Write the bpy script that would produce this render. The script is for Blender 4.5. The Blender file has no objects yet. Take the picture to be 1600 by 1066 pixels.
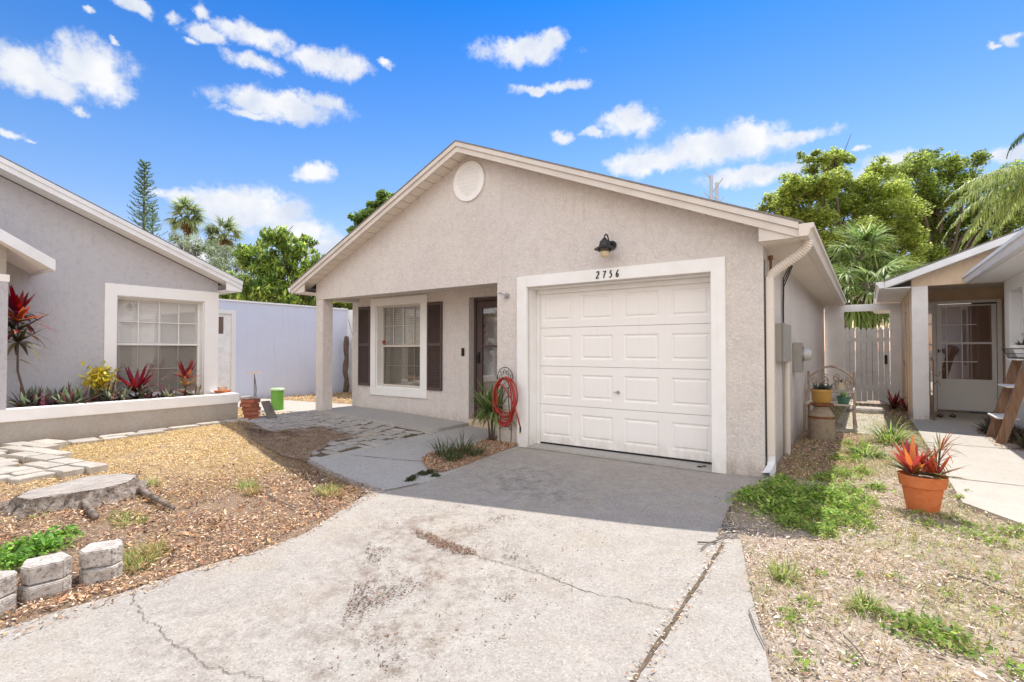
import bpy, bmesh, math, random
import numpy as np
from mathutils import Vector, Matrix
from math import radians, sin, cos, pi, sqrt, atan2, asin, hypot
random.seed(7); rng = np.random.default_rng(7)
S = bpy.context.scene
COL = S.collection
# ------------------------------------------------------------------ camera
CF, CYAW, CPIT, CH = 790.0, 35.068, 0.979, 1.348
cam = bpy.data.cameras.new('camera'); co = bpy.data.objects.new('camera', cam); COL.objects.link(co)
cam.sensor_width = 36; cam.lens = CF/1600*36; cam.clip_start = .05; cam.clip_end = 6000
co.location = (0, 0, CH); co.rotation_euler = (radians(90+CPIT), 0, radians(CYAW)); S.camera = co
S.render.resolution_x = 1024; S.render.resolution_y = 682
# ------------------------------------------------------------------ light
SUN = Vector((-.04, .55, 1)).normalized()          # towards the sun
sl = bpy.data.lights.new('sun', 'SUN'); sl.energy = 3.5; sl.angle = radians(.53); sl.color = (1, .96, .90)
so = bpy.data.objects.new('sun', sl); COL.objects.link(so); so.rotation_euler = SUN.to_track_quat('Z', 'Y').to_euler()
SKY_STR = .15
S.view_settings.view_transform = 'Standard'; S.view_settings.look = 'None'; S.view_settings.gamma = 1
S.view_settings.exposure = .76
# ------------------------------------------------------------------ world: sky texture plus clouds by direction, with unseen fill clouds added
_yw, _pt = radians(CYAW), radians(CPIT)
VF = Vector((-sin(_yw)*cos(_pt), cos(_yw)*cos(_pt), sin(_pt))); VR = Vector((cos(_yw), sin(_yw), 0)); VU = VR.cross(VF)
def ray(px, py): return VF + VR*((px-800)/CF) - VU*((py-533)/CF)
W = bpy.data.worlds.new('World'); S.world = W; W.use_nodes = True
def N(nt, t, **k):
    n = nt.nodes.new(t)
    for a, b in k.items():
        if a == 'i':
            for x, y in b.items(): n.inputs[x].default_value = y
        else: setattr(n, a, b)
    return n
def world():
    nt = W.node_tree; nt.nodes.clear(); L = nt.links.new
    out = N(nt, 'ShaderNodeOutputWorld'); bg = N(nt, 'ShaderNodeBackground'); L(bg.outputs[0], out.inputs[0])
    bg.inputs[1].default_value = SKY_STR
    sky = N(nt, 'ShaderNodeTexSky', sky_type='NISHITA', sun_disc=False)
    sky.sun_elevation = asin(SUN.z); sky.sun_rotation = atan2(SUN.x, SUN.y); sky.air_density = 1.0; sky.dust_density = .3; sky.ozone_density = 2.2
    hs = N(nt, 'ShaderNodeHueSaturation', i={1: SKY_SAT, 2: SKY_VAL}); L(sky.outputs[0], hs.inputs[4])
    tc = N(nt, 'ShaderNodeTexCoord'); nz = N(nt, 'ShaderNodeVectorMath', operation='NORMALIZE'); L(tc.outputs['Generated'], nz.inputs[0])
    sp = N(nt, 'ShaderNodeSeparateXYZ'); L(nz.outputs[0], sp.inputs[0])
    az = N(nt, 'ShaderNodeMath', operation='ARCTAN2'); L(sp.outputs[0], az.inputs[0]); L(sp.outputs[1], az.inputs[1])
    el = N(nt, 'ShaderNodeMath', operation='ARCSINE'); L(sp.outputs[2], el.inputs[0])
    cb = N(nt, 'ShaderNodeCombineXYZ'); L(az.outputs[0], cb.inputs[0]); L(el.outputs[0], cb.inputs[1])
    tr = N(nt, 'ShaderNodeValToRGB'); L(el.outputs[0], tr.inputs[0]); cr_ = tr.color_ramp
    cr_.elements[0].position = .08; cr_.elements[0].color = (*SKY_T[0], 1); cr_.elements[1].position = .62; cr_.elements[1].color = (*SKY_T[2], 1)
    e_ = cr_.elements.new(.33); e_.color = (*SKY_T[1], 1)
    tm = N(nt, 'ShaderNodeVectorMath', operation='MULTIPLY'); L(hs.outputs[0], tm.inputs[0]); L(tr.outputs[0], tm.inputs[1])
    # warp
    nw = N(nt, 'ShaderNodeTexNoise', i={'Scale': 26.0, 'Detail': 6.0, 'Roughness': .6}); L(nz.outputs[0], nw.inputs['Vector'])
    ma = N(nt, 'ShaderNodeVectorMath', operation='MULTIPLY_ADD'); L(nw.outputs['Color'], ma.inputs[0]); ma.inputs[1].default_value = (.05, .036, 0); 
    sb = N(nt, 'ShaderNodeVectorMath', operation='SUBTRACT'); L(cb.outputs[0], sb.inputs[0]); sb.inputs[1].default_value = (.025, .018, 0)
    L(sb.outputs[0], ma.inputs[2])
    prev = None; prevb = None
    for cl in CLOUDS+[None]+FILL_CLOUDS:
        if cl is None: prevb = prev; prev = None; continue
        px, py, rx, ry, wgt = cl
        if rx < 0: a0, e0, ra, re = radians(px), radians(py), radians(-rx), radians(ry)
        else:
            d = ray(px, py).normalized(); a0 = atan2(d.x, d.y); e0 = asin(d.z)
            rx *= 1.12; ry *= 1.08; d1 = ray(px+rx, py).normalized(); ra = abs(atan2(d1.x, d1.y)-a0); d2 = ray(px, py-ry).normalized(); re = abs(asin(d2.z)-e0)
        m = N(nt, 'ShaderNodeVectorMath', operation='MULTIPLY_ADD'); L(ma.outputs[0], m.inputs[0])
        m.inputs[1].default_value = (1/ra, 1/re, 0); m.inputs[2].default_value = (-a0/ra, -e0/re, 0)
        ln = N(nt, 'ShaderNodeVectorMath', operation='LENGTH'); L(m.outputs[0], ln.inputs[0])
        q = N(nt, 'ShaderNodeMath', operation='SUBTRACT', i={0: wgt}); L(ln.outputs['Value'], q.inputs[1])
        if prev is None: prev = q.outputs[0]
        else:
            mx = N(nt, 'ShaderNodeMath', operation='MAXIMUM'); L(prev, mx.inputs[0]); L(q.outputs[0], mx.inputs[1]); prev = mx.outputs[0]
    n2 = N(nt, 'ShaderNodeTexNoise', i={'Scale': 19.0, 'Detail': 12.0, 'Roughness': .66}); L(nz.outputs[0], n2.inputs['Vector'])
    mm = N(nt, 'ShaderNodeMath', operation='MULTIPLY_ADD', i={1: 2.0, 2: -1.02}); L(n2.outputs[0], mm.inputs[0])
    ad = N(nt, 'ShaderNodeMath', operation='ADD'); L(prevb, ad.inputs[0]); L(mm.outputs[0], ad.inputs[1])
    mr = N(nt, 'ShaderNodeMapRange', interpolation_type='SMOOTHSTEP', i={1: -.20, 2: .50, 3: 0.0, 4: .96}); L(ad.outputs[0], mr.inputs[0])
    n3 = N(nt, 'ShaderNodeTexNoise', i={'Scale': 17.0, 'Detail': 4.0}); L(nz.outputs[0], n3.inputs['Vector'])
    cr = N(nt, 'ShaderNodeMapRange', i={1: .35, 2: .65, 3: 0.0, 4: 1.0}); L(n3.outputs[0], cr.inputs[0])
    cc = N(nt, 'ShaderNodeMix', data_type='RGBA'); cc.inputs[6].default_value = (*[c*CLOUD_VAL for c in (.80, .87, 1.0)], 1); cc.inputs[7].default_value = (*[c*CLOUD_VAL for c in (1.1, 1.1, 1.1)], 1)
    L(cr.outputs[0], cc.inputs[0])
    mix = N(nt, 'ShaderNodeMix', data_type='RGBA'); L(mr.outputs[0], mix.inputs[0]); L(tm.outputs[0], mix.inputs[6]); L(cc.outputs[2], mix.inputs[7])
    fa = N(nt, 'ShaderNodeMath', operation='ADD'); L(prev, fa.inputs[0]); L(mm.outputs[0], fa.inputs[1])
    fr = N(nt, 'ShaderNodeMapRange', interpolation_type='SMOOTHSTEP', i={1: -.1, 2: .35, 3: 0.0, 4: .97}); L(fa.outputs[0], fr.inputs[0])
    mf = N(nt, 'ShaderNodeMix', data_type='RGBA'); L(fr.outputs[0], mf.inputs[0]); L(mix.outputs[2], mf.inputs[6]); mf.inputs[7].default_value = (FILL_VAL, FILL_VAL*.985, FILL_VAL*.98, 1)
    L(mf.outputs[2], bg.inputs[0])
SKY_SAT = 1.3; SKY_VAL = .62; CLOUD_VAL = 3.6; FILL_VAL = 7.5; SKY_T = [(1.9,1.2,1.05),(1.35,1.15,1.2),(.15,.78,1.22)]
CLOUDS = [(135,112,72,50,1),(40,112,62,38,1),(90,140,60,26,1),(128,178,18,9,.8),(12,212,26,10,.8),(50,222,18,6,.6),
 (205,8,34,14,.8),(140,16,14,8,.6),(180,60,12,7,.6),
 (275,28,22,12,.7),(310,14,16,14,.8),(318,52,40,16,.9),(405,58,56,20,1),(360,42,26,14,.8),(396,97,42,17,.95),(300,66,18,8,.7),
 (518,98,60,22,1),(600,97,14,13,.8),(440,165,90,24,1),(500,158,42,16,.9),(385,178,50,10,.8),
 (490,270,30,17,1),(390,330,90,40,.95),(270,305,46,14,.9),(460,362,80,26,.9),(350,312,60,20,.9),(520,385,60,30,.7),(310,395,60,30,.6),
 (820,80,64,26,1),(862,66,26,20,.9),(885,133,44,11,.9),(835,140,34,9,.8),(988,192,46,24,1),(930,207,28,9,.7),(878,215,20,12,.8),
 (1110,232,120,32,1),(1010,255,70,20,.9),(1160,215,50,24,1),(1240,215,64,14,.85),(1190,270,110,18,.95),(1330,285,60,14,.7),
 (1345,231,14,6,.8),(1400,250,66,20,.95),(1380,268,90,20,.9),(1565,240,50,15,.9),(1578,60,20,12,.9),(1552,70,12,6,.8),(1595,52,14,6,.6),
]
FILL_CLOUDS = [(a, e, -ra, re, 1.0) for a, e, ra, re in ((95,30,44,24),(150,22,36,18),(140,55,44,18),(-165,30,26,28),(165,30,24,28),(-130,26,22,18),(-120,58,30,14),(60,52,24,12),(175,60,30,12),(-150,8,40,6),(110,8,60,6))]  # unseen bright clouds, added out of frame to fill the shade
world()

# ------------------------------------------------------------------ terrain and picking helpers
def gz(x, y):
    s = min(1, max(0, (-x-4.3)/4.0)); z = .12*s*s*(3-2*s)
    s = min(1, max(0, (x+1.2)/.6)); z += .03*s
    if y < 5.8: z -= .018*min(5.8-y, 8)
    return z
def gza(x, y):
    s = np.clip((-x-4.3)/4.0, 0, 1); z = .12*s*s*(3-2*s)
    z = z+.03*np.clip((x+1.2)/.6, 0, 1)
    return z-.018*np.clip(5.8-y, 0, 8)
def G(px, py):
    z = 0
    for _ in range(12):
        d = ray(px, py); t = (z-CH)/d.z; P = Vector((0, 0, CH))+d*t; z = gz(P.x, P.y)
    return (P.x, P.y)
def PY(px, py, y): d = ray(px, py); return Vector((0, 0, CH))+d*(y/d.y)
def PX(px, py, x): d = ray(px, py); return Vector((0, 0, CH))+d*(x/d.x)
def PT(px, py, t): return Vector((0, 0, CH))+ray(px, py)*t
def GP(pts): return [G(*p) for p in pts]
def inpoly(x, y, poly):
    x = np.asarray(x); y = np.asarray(y); r = np.zeros(x.shape, bool); n = len(poly)
    for i in range(n):
        x0, y0 = poly[i]; x1, y1 = poly[(i+1) % n]
        if y0 == y1: continue
        c = ((y0 > y) != (y1 > y)) & (x < (x1-x0)*(y-y0)/(y1-y0)+x0); r ^= c
    return r
# ------------------------------------------------------------------ materials
MATS = {}
def mat(name, col, rough=.8, spec=.3, metal=0, var=None, col2=None, bump=None, attr=False, transl=0, speck=None, stains=None, streak=None, wave=None, grime=None, drips=None):
    m = bpy.data.materials.new(name); m.use_nodes = True; nt = m.node_tree; L = nt.links.new
    b = nt.nodes['Principled BSDF']; b.inputs['Roughness'].default_value = rough; b.inputs['Metallic'].default_value = metal
    b.inputs['Specular IOR Level'].default_value = spec
    tc = N(nt, 'ShaderNodeTexCoord'); geo = N(nt, 'ShaderNodeNewGeometry'); P = geo.outputs['Position']
    if attr:
        a = N(nt, 'ShaderNodeAttribute', attribute_name='Col'); c = a.outputs['Color']
    else:
        r = N(nt, 'ShaderNodeRGB'); r.outputs[0].default_value = (*col, 1); c = r.outputs[0]
    def mixc(fac, other, c, mode='MIX'):
        x = N(nt, 'ShaderNodeMix', data_type='RGBA', blend_type=mode); 
        if hasattr(fac, 'is_linked'): L(fac, x.inputs[0])
        else: x.inputs[0].default_value = fac
        L(c, x.inputs[6])
        if isinstance(other, tuple): x.inputs[7].default_value = (*other, 1)
        else: L(other, x.inputs[7])
        return x.outputs[2]
    def noise(sc, det=5, rgh=.6, stretch=None, lo=.35, hi=.65):
        n = N(nt, 'ShaderNodeTexNoise', i={'Scale': sc, 'Detail': det, 'Roughness': rgh})
        if stretch:
            mp = N(nt, 'ShaderNodeMapping'); mp.inputs['Scale'].default_value = stretch; L(P, mp.inputs[0]); L(mp.outputs[0], n.inputs['Vector'])
        else: L(P, n.inputs['Vector'])
        mr = N(nt, 'ShaderNodeMapRange', i={1: lo, 2: hi}); L(n.outputs[0], mr.inputs[0]); return mr.outputs[0]
    if var:
        vs = var if isinstance(var, list) else [var]
        for v in vs: c = mixc(noise(v[0], *(v[3:4] or (5,)), lo=v[4] if len(v) > 4 else .35, hi=v[5] if len(v) > 5 else .65), v[1], c) if v[2] == 1 else mixc(scaled(nt, noise(v[0], lo=v[4] if len(v) > 4 else .35, hi=v[5] if len(v) > 5 else .65), v[2]), v[1], c)
    if streak: c = mixc(scaled(nt, noise(streak[0], 4, .6, streak[3]), streak[2]), streak[1], c)
    if speck:
        for (sc, cc, amt, lo, hi) in speck:
            v = N(nt, 'ShaderNodeTexVoronoi', i={'Scale': sc}); L(P, v.inputs['Vector'])
            s2 = N(nt, 'ShaderNodeSeparateColor'); L(v.outputs['Color'], s2.inputs[0])
            mr = N(nt, 'ShaderNodeMapRange', i={1: lo, 2: hi, 4: amt}); L(s2.outputs[0], mr.inputs[0]); c = mixc(mr.outputs[0], cc, c)
    if stains:
        for (x, y, r, amt, cc) in stains:
            mp = N(nt, 'ShaderNodeVectorMath', operation='DISTANCE'); L(P, mp.inputs[0]); mp.inputs[1].default_value = (x, y, 0)
            mr = N(nt, 'ShaderNodeMapRange', interpolation_type='SMOOTHSTEP', i={1: 0, 2: r, 3: 1, 4: 0}); L(mp.outputs['Value'], mr.inputs[0])
            nn = noise(6.5, 12, .8, lo=.47, hi=.66)
            mu = N(nt, 'ShaderNodeMath', operation='MULTIPLY'); L(mr.outputs[0], mu.inputs[0]); L(nn, mu.inputs[1])
            c = mixc(scaled(nt, mu.outputs[0], amt), cc, c)
    if grime:
        sx = N(nt, 'ShaderNodeSeparateXYZ'); L(P, sx.inputs[0]); mr = N(nt, 'ShaderNodeMapRange', interpolation_type='SMOOTHSTEP', i={1: 0.0, 2: grime[1], 3: 1, 4: 0}); L(sx.outputs[2], mr.inputs[0])
        mu = N(nt, 'ShaderNodeMath', operation='MULTIPLY'); L(mr.outputs[0], mu.inputs[0]); L(noise(7, 8, .75, (1, 1, .5), lo=.36, hi=.62), mu.inputs[1]); c = mixc(scaled(nt, mu.outputs[0], grime[2]), grime[0], c)
    if drips:
        nn = noise(1.0, 6, .7, (16, 16, .7), lo=.55, hi=.72); c = mixc(scaled(nt, nn, drips[1]), drips[0], c)
    L(c, b.inputs['Base Color'])
    if bump:
        prev = None
        for (sc, st, di) in (bump if isinstance(bump, list) else [bump]):
            n = N(nt, 'ShaderNodeTexNoise', i={'Scale': sc, 'Detail': 6, 'Roughness': .6}); L(P, n.inputs['Vector'])
            bp = N(nt, 'ShaderNodeBump', i={'Strength': st, 'Distance': di}); L(n.outputs[0], bp.inputs['Height'])
            if prev: L(prev, bp.inputs['Normal'])
            prev = bp.outputs[0]
        L(prev, b.inputs['Normal'])
    if transl:
        t = N(nt, 'ShaderNodeBsdfTranslucent'); L(c, t.inputs[0]); ms = N(nt, 'ShaderNodeMixShader', i={0: transl})
        L(b.outputs[0], ms.inputs[1]); L(t.outputs[0], ms.inputs[2]); L(ms.outputs[0], nt.nodes['Material Output'].inputs[0])
    MATS[name] = m; return m
def scaled(nt, sock, k):
    m = N(nt, 'ShaderNodeMath', operation='MULTIPLY', i={1: k}); nt.links.new(sock, m.inputs[0]); return m.outputs[0]
def glass(name, fac, tint=(1,1,1)):
    m = bpy.data.materials.new(name); m.use_nodes = True; nt = m.node_tree; nt.nodes.clear()
    o = N(nt, 'ShaderNodeOutputMaterial'); t = N(nt, 'ShaderNodeBsdfTransparent'); t.inputs[0].default_value = (*tint, 1)
    g = N(nt, 'ShaderNodeBsdfGlossy', i={'Roughness': .02}); x = N(nt, 'ShaderNodeMixShader', i={0: fac})
    nt.links.new(t.outputs[0], x.inputs[1]); nt.links.new(g.outputs[0], x.inputs[2]); nt.links.new(x.outputs[0], o.inputs[0])
    MATS[name] = m; return m
M = MATS
ST = [(110, .8, .010), (34, .7, .02)]
mat('stucco_beige', (.70,.655,.625), .9, .15, var=[(1.6,(.60,.54,.51),.6),(.7,(.74,.66,.58),.5),(12,(.56,.51,.475),.5,5,.48,.68),(42,(.80,.74,.69),.7,5,.52,.64),(50,(.48,.43,.40),.45,4,.54,.70)], bump=ST, grime=((.33,.25,.19),.32,.75), drips=((.36,.32,.29),.18))
mat('stucco_grey', (.56,.55,.575), .9, .15, var=[(.8,(.49,.48,.51),.7),(3,(.60,.585,.60),.4),(12,(.41,.40,.42),.5,5,.5,.68),(38,(.58,.56,.575),.6,5,.52,.64)], bump=ST, grime=((.33,.25,.19),.32,.75), drips=((.36,.32,.29),.18))
mat('stucco_planter', (.44,.40,.36), .9, .15, var=[(3,(.37,.32,.27),.7),(30,(.5,.46,.41),.4)], bump=ST, grime=((.33,.25,.19),.32,.75), drips=((.36,.32,.29),.18))
mat('stucco_white', (.88,.86,.85), .85, .2, var=[(4,(.75,.72,.69),.5)], bump=(120,.3,.004), grime=((.33,.25,.19),.32,.75))
mat('stucco_blue', (.62,.65,.77), .9, .15, var=[(1.2,(.55,.575,.69),.6),(20,(.66,.69,.79),.4)], bump=(60,.25,.006), grime=((.33,.25,.19),.32,.75), drips=((.36,.32,.29),.18))
mat('stucco_tan', (.80,.62,.44), .9, .15, var=[(2.0,(.66,.48,.32),.7),(26,(.86,.70,.54),.5)], bump=ST, grime=((.33,.25,.19),.32,.75), drips=((.36,.32,.29),.18))
mat('trim_white', (.85,.84,.82), .6, .3, var=[(5,(.78,.74,.69),.5)], bump=(90,.25,.003), grime=((.42,.36,.30),.30,.55), drips=((.62,.56,.49),.15))
mat('trim_clean', (.87,.86,.84), .5, .3, var=[(6,(.83,.81,.79),.4)], bump=(90,.1,.002))
mat('fascia_cream', (.68,.62,.56), .55, .35, var=[(3,(.53,.47,.41),.5)], bump=(40,.08,.003))
mat('fascia_shadow', (.47,.42,.38), .6, .3, var=[(3,(.40,.36,.33),.5)])
mat('soffit', (.76,.69,.61), .7, .2, var=[(2,(.70,.61,.52),.5)])
mat('garage_paint', (.86,.83,.80), .5, .35, var=[(2,(.82,.79,.755),.5),(9,(.84,.80,.75),.4)], bump=(25,.05,.003), grime=((.42,.36,.30),.30,.55), drips=((.62,.56,.49),.15))
mat('shingle', (.26,.24,.22), .95, .1, var=[(14,(.16,.15,.14),.8)], bump=(60,.6,.01))
mat('brown_paint', (.095,.065,.058), .6, .3, var=[(5,(.12,.085,.075),.5)], bump=(50,.1,.002))
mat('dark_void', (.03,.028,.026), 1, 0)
mat('blind', (.90,.885,.86), .6, .2, var=[(3,(.86,.84,.81),.5)])
mat('blind_dim', (.66,.62,.58), .6, .2)
mat('curtain', (.45,.40,.35), .9, .1, var=[(12,(.30,.25,.22),1,5)])
mat('frame_cream', (.62,.56,.49), .5, .3)
mat('frame_white', (.78,.77,.75), .4, .4)
mat('black_metal', (.018,.017,.018), .45, .5, bump=(40,.1,.002))
mat('black_plastic', (.02,.02,.022), .35, .4)
mat('lamp_glass', (.62,.50,.32), .2, .5)
mat('numeral', (.012,.012,.012), .5, .3)
mat('gutter', (.70,.635,.56), .45, .4, var=[(3,(.63,.56,.48),.5)])
mat('gutter_white', (.82,.82,.82), .4, .4, var=[(3,(.66,.65,.64),.5)])
mat('grey_box', (.36,.34,.31), .5, .3, var=[(6,(.30,.28,.25),.5)])
mat('meter_glass', (.5,.5,.5), .15, .6)
mat('steel', (.45,.43,.42), .35, .5, metal=.8)
mat('concrete', (.35,.315,.275), .93, .15, var=[(.9,(.285,.255,.225),.7),(4,(.41,.375,.33),.6),(13,(.29,.26,.23),.5,8,.45,.65),(45,(.25,.225,.20),.5,6,.5,.66),(2.5,(.33,.27,.20),.35,8,.5,.66)],
    speck=[(85,(.46,.43,.38),.35,.80,.95),(150,(.52,.49,.44),.45,.80,.95),(130,(.15,.13,.11),.5,.90,.97)], bump=[(120,.5,.004),(8,.15,.01)],
    stains=[(-2.95,4.35,1.0,.75,(.10,.095,.09)),(-2.4,4.2,.5,.5,(.12,.11,.1)),(-3.3,4.9,.9,.35,(.18,.16,.14)),(-2.4,2.4,1.1,.95,(.15,.10,.07)),(-2.9,2.9,.8,.8,(.17,.115,.08)),(-1.9,1.6,.8,.9,(.14,.10,.07)),(-2.6,1.2,.6,.6,(.15,.12,.10)),(-3.0,1.2,.5,.4,(.16,.14,.12)),(-1.0,1.5,.5,.35,(.2,.17,.14)),(-1.6,5.2,.9,.3,(.2,.18,.16)),(-2.4,5.3,1.8,.4,(.26,.25,.24))])
mat('concrete_walk', (.40,.38,.35), .93, .15, var=[(1.3,(.33,.315,.29),.6),(9,(.45,.42,.385),.5),(30,(.30,.28,.26),.4,5,.5,.65)], speck=[(110,(.6,.58,.55),.4,.8,.95),(70,(.25,.23,.2),.6,.93,.97)], bump=[(110,.35,.003)])
mat('concrete_light', (.47,.43,.37), .93, .15, var=[(2,(.40,.365,.31),.6),(12,(.51,.47,.41),.5)], speck=[(70,(.3,.27,.24),.5,.94,.98)], bump=[(110,.3,.003)])
mat('crack', (.10,.075,.055), 1, .05, var=[(20,(.2,.15,.1),.8)])
mat('paver', (.45,.41,.35), .93, .1, attr=True, var=[(9,(.26,.23,.20),.6),(60,(.55,.5,.45),.35)], bump=[(45,.6,.008)])
mat('soil', (.33,.25,.185), 1, .05, var=[(2.5,(.44,.35,.27),.8),(9,(.22,.155,.105),.7,8,.45,.62),(40,(.16,.11,.075),.8,6,.52,.64),(90,(.56,.46,.37),.7,5,.5,.62)], bump=[(60,.8,.02)])
mat('ground_soil', (.3,.2,.1), 1, .05, attr=True, var=[(9,(.20,.14,.095),.6,8,.47,.64),(40,(.13,.09,.06),.75,6,.52,.64),(90,(.56,.46,.37),.6,5,.53,.64)], bump=[(60,.8,.02),(14,.5,.03)])
mat('chips', (.4,.3,.2), .9, .1, attr=True)
mat('leaf', (.1,.2,.05), .5, .3, attr=True, transl=.58)
mat('leaf_gloss', (.1,.2,.05), .35, .45, attr=True, transl=.40)
mat('bark', (.17,.13,.10), .95, .1, var=[(8,(.09,.07,.055),.8)], bump=[(25,.8,.03)])
mat('stump_bark', (.27,.22,.185), .95, .1, var=[(9,(.12,.09,.07),1,6,.42,.6),(30,(.40,.34,.29),.7,5,.5,.65)], bump=[(22,1,.04)])
mat('stump_top', (.42,.38,.34), .9, .1, streak=(9,(.24,.20,.17),.9,(5,.7,1)), var=[(3,(.52,.49,.45),.5)], bump=[(30,.6,.012)])
mat('block', (.50,.45,.40), .95, .1, var=[(7,(.30,.25,.21),.9,5,.42,.6),(30,(.62,.58,.53),.6),(50,(.18,.15,.13),.8,5,.54,.64)], bump=[(30,.9,.02)])
mat('terracotta', (.60,.17,.055), .8, .2, var=[(5,(.50,.13,.04),.7),(18,(.66,.25,.11),.4)], bump=(60,.15,.003))
mat('brick', (.36,.12,.07), .9, .1, var=[(12,(.28,.08,.05),.8),(40,(.5,.25,.17),.4)], bump=(60,.5,.005))
mat('green_plastic', (.17,.40,.06), .45, .4, var=[(4,(.14,.34,.05),.5)])
mat('green_top', (.45,.62,.33), .45, .4)
mat('hose', (.36,.03,.018), .5, .5)
mat('brass', (.7,.5,.2), .3, .5, metal=.9)
mat('rust_metal', (.34,.23,.16), .8, .3, var=[(16,(.17,.08,.045),.9),(8,(.62,.56,.48),.7)], bump=(60,.4,.003))
mat('can_metal', (.34,.275,.20), .7, .4, metal=.0, var=[(5,(.26,.2,.13),.7),(14,(.24,.12,.06),.7,8,.5,.65),(22,(.40,.34,.27),.5)], bump=(50,.2,.003))
mat('rust', (.19,.08,.035), .9, .2, var=[(20,(.3,.15,.07),.7)])
mat('yellow_glaze', (.50,.30,.09), .4, .45, var=[(6,(.50,.27,.06),.7)])
mat('green_glaze', (.07,.17,.13), .3, .5)
mat('cream_pot', (.62,.55,.42), .6, .3)
mat('wood', (.33,.20,.13), .85, .15, streak=(5,(.18,.10,.06),.8,(8,8,.8)), bump=(50,.3,.004))
mat('wood_grey', (.13,.11,.10), .9, .15, var=[(10,(.22,.19,.16),.8)], bump=(40,.6,.006))
mat('picket', (.86,.85,.84), .8, .2, var=[(6,(.68,.65,.63),.6),(45,(.33,.29,.26),.9,5,.60,.68)])
mat('blue_mat', (.10,.30,.55), .8, .2)
mat('galv', (.40,.43,.46), .4, .4, metal=.3)
glass('screen', .03, (.84,.83,.81)); glass('pane', .16, (.9,.9,.88)); glass('pane_bright', .16, (.98,.98,.98)); glass('pane_dark', .16, (.80,.72,.70))
# ------------------------------------------------------------------ mesh helpers
class MB:
    def __init__(s): s.v = []; s.f = []
    def add(s, vs, fs): o = len(s.v); s.v += [tuple(v) for v in vs]; s.f += [tuple(i+o for i in f) for f in fs]; return s
    def box(s, x0, x1, y0, y1, z0, z1): return s.lbox((0,0,0), (1,0,0), (0,1,0), x0, x1, y0, y1, z0, z1)
    def lbox(s, O, u, n, a0, a1, b0, b1, c0, c1, k=(0,0,1)):
        O, u, n, k = Vector(O), Vector(u), Vector(n), Vector(k)
        vs = [O+u*a+n*b+k*c for c in (c0, c1) for b in (b0, b1) for a in (a0, a1)]
        fs = [(0,2,3,1),(4,5,7,6),(0,1,5,4),(1,3,7,5),(3,2,6,7),(2,0,4,6)]
        if u.cross(n).dot(k) < 0: fs = [f[::-1] for f in fs]
        return s.add(vs, fs)
    def prism(s, poly, d):                      # poly: list of 3D points, extruded by d
        n = len(poly); d = Vector(d); a = [Vector(p) for p in poly]; b = [p+d for p in a]
        fs = [tuple(range(n))[::-1], tuple(range(n, 2*n))]+[(i, (i+1) % n, n+(i+1) % n, n+i) for i in range(n)]
        return s.add(a+b, fs)
    def tube(s, pts, r, n=8, caps=True):
        pts = [Vector(p) for p in pts]; rs = r if isinstance(r, (list, tuple)) else [r]*len(pts); vs = []; fs = []
        t0 = (pts[1]-pts[0]).normalized(); a = t0.orthogonal().normalized()
        for i, p in enumerate(pts):
            t = (pts[min(i+1, len(pts)-1)]-pts[max(i-1, 0)]).normalized(); a = (a-t*a.dot(t)).normalized(); b = t.cross(a)
            for j in range(n): th = 2*pi*j/n; vs.append(p+(a*cos(th)+b*sin(th))*rs[i])
        for i in range(len(pts)-1):
            for j in range(n): fs.append((i*n+j, i*n+(j+1) % n, (i+1)*n+(j+1) % n, (i+1)*n+j))
        if caps: fs.append(tuple(range(n))[::-1]); fs.append(tuple(range((len(pts)-1)*n, len(pts)*n)))
        return s.add(vs, fs)
    def lathe(s, c, prof, n=24, sx=1, sy=1, cap=True):
        c = Vector(c); vs = []; fs = []
        for (r, z) in prof:
            for j in range(n): th = 2*pi*j/n; vs.append(c+Vector((r*cos(th)*sx, r*sin(th)*sy, z)))
        m = len(prof)
        for i in range(m-1):
            for j in range(n): fs.append((i*n+j, i*n+(j+1) % n, (i+1)*n+(j+1) % n, (i+1)*n+j))
        if cap: fs.append(tuple(range(n))[::-1]); fs.append(tuple(range((m-1)*n, m*n)))
        return s.add(vs, fs)
    def build(s, name, m, parent=None, smooth=False, bevel=0, kind=None, label=None, loc=None):
        me = bpy.data.meshes.new(name); off = Vector(loc) if loc else Vector((0,0,0))
        me.from_pydata([Vector(v)-off for v in s.v], [], s.f); me.materials.append(M[m] if isinstance(m, str) else m)
        bm = bmesh.new(); bm.from_mesh(me)
        if bevel:
            es = [e for e in bm.edges if len(e.link_faces) == 2 and e.calc_face_angle(0) > .5]
            bmesh.ops.bevel(bm, geom=es, offset=bevel, segments=2, affect='EDGES', clamp_overlap=True)
        bmesh.ops.recalc_face_normals(bm, faces=bm.faces)
        bm.to_mesh(me); bm.free()
        if smooth: me.polygons.foreach_set('use_smooth', [True]*len(me.polygons)); 
        if smooth == 'auto':
            me.set_sharp_from_angle(angle=radians(35))
        o = bpy.data.objects.new(name, me); COL.objects.link(o); o.location = off
        attach(o, parent)
        if kind: o['kind'] = kind
        if label: o['label'] = label
        return o
def wloc(o):
    p = Vector(o.location)
    while o.parent: o = o.parent; p += Vector(o.location)
    return p
def attach(o, parent):
    if parent is not None:
        w = Vector(o.location); o.parent = parent; o.location = w-wloc(parent)
def tag(o, label, cat, group=None, kind=None):
    o['label'] = label; o['category'] = cat
    if group: o['group'] = group
    if kind: o['kind'] = kind
    return o
def thing(name, label, cat, loc, group=None):
    o = bpy.data.objects.new(name, None); COL.objects.link(o); o.location = loc; o.empty_display_size = .2
    return tag(o, label, cat, group)
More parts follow.
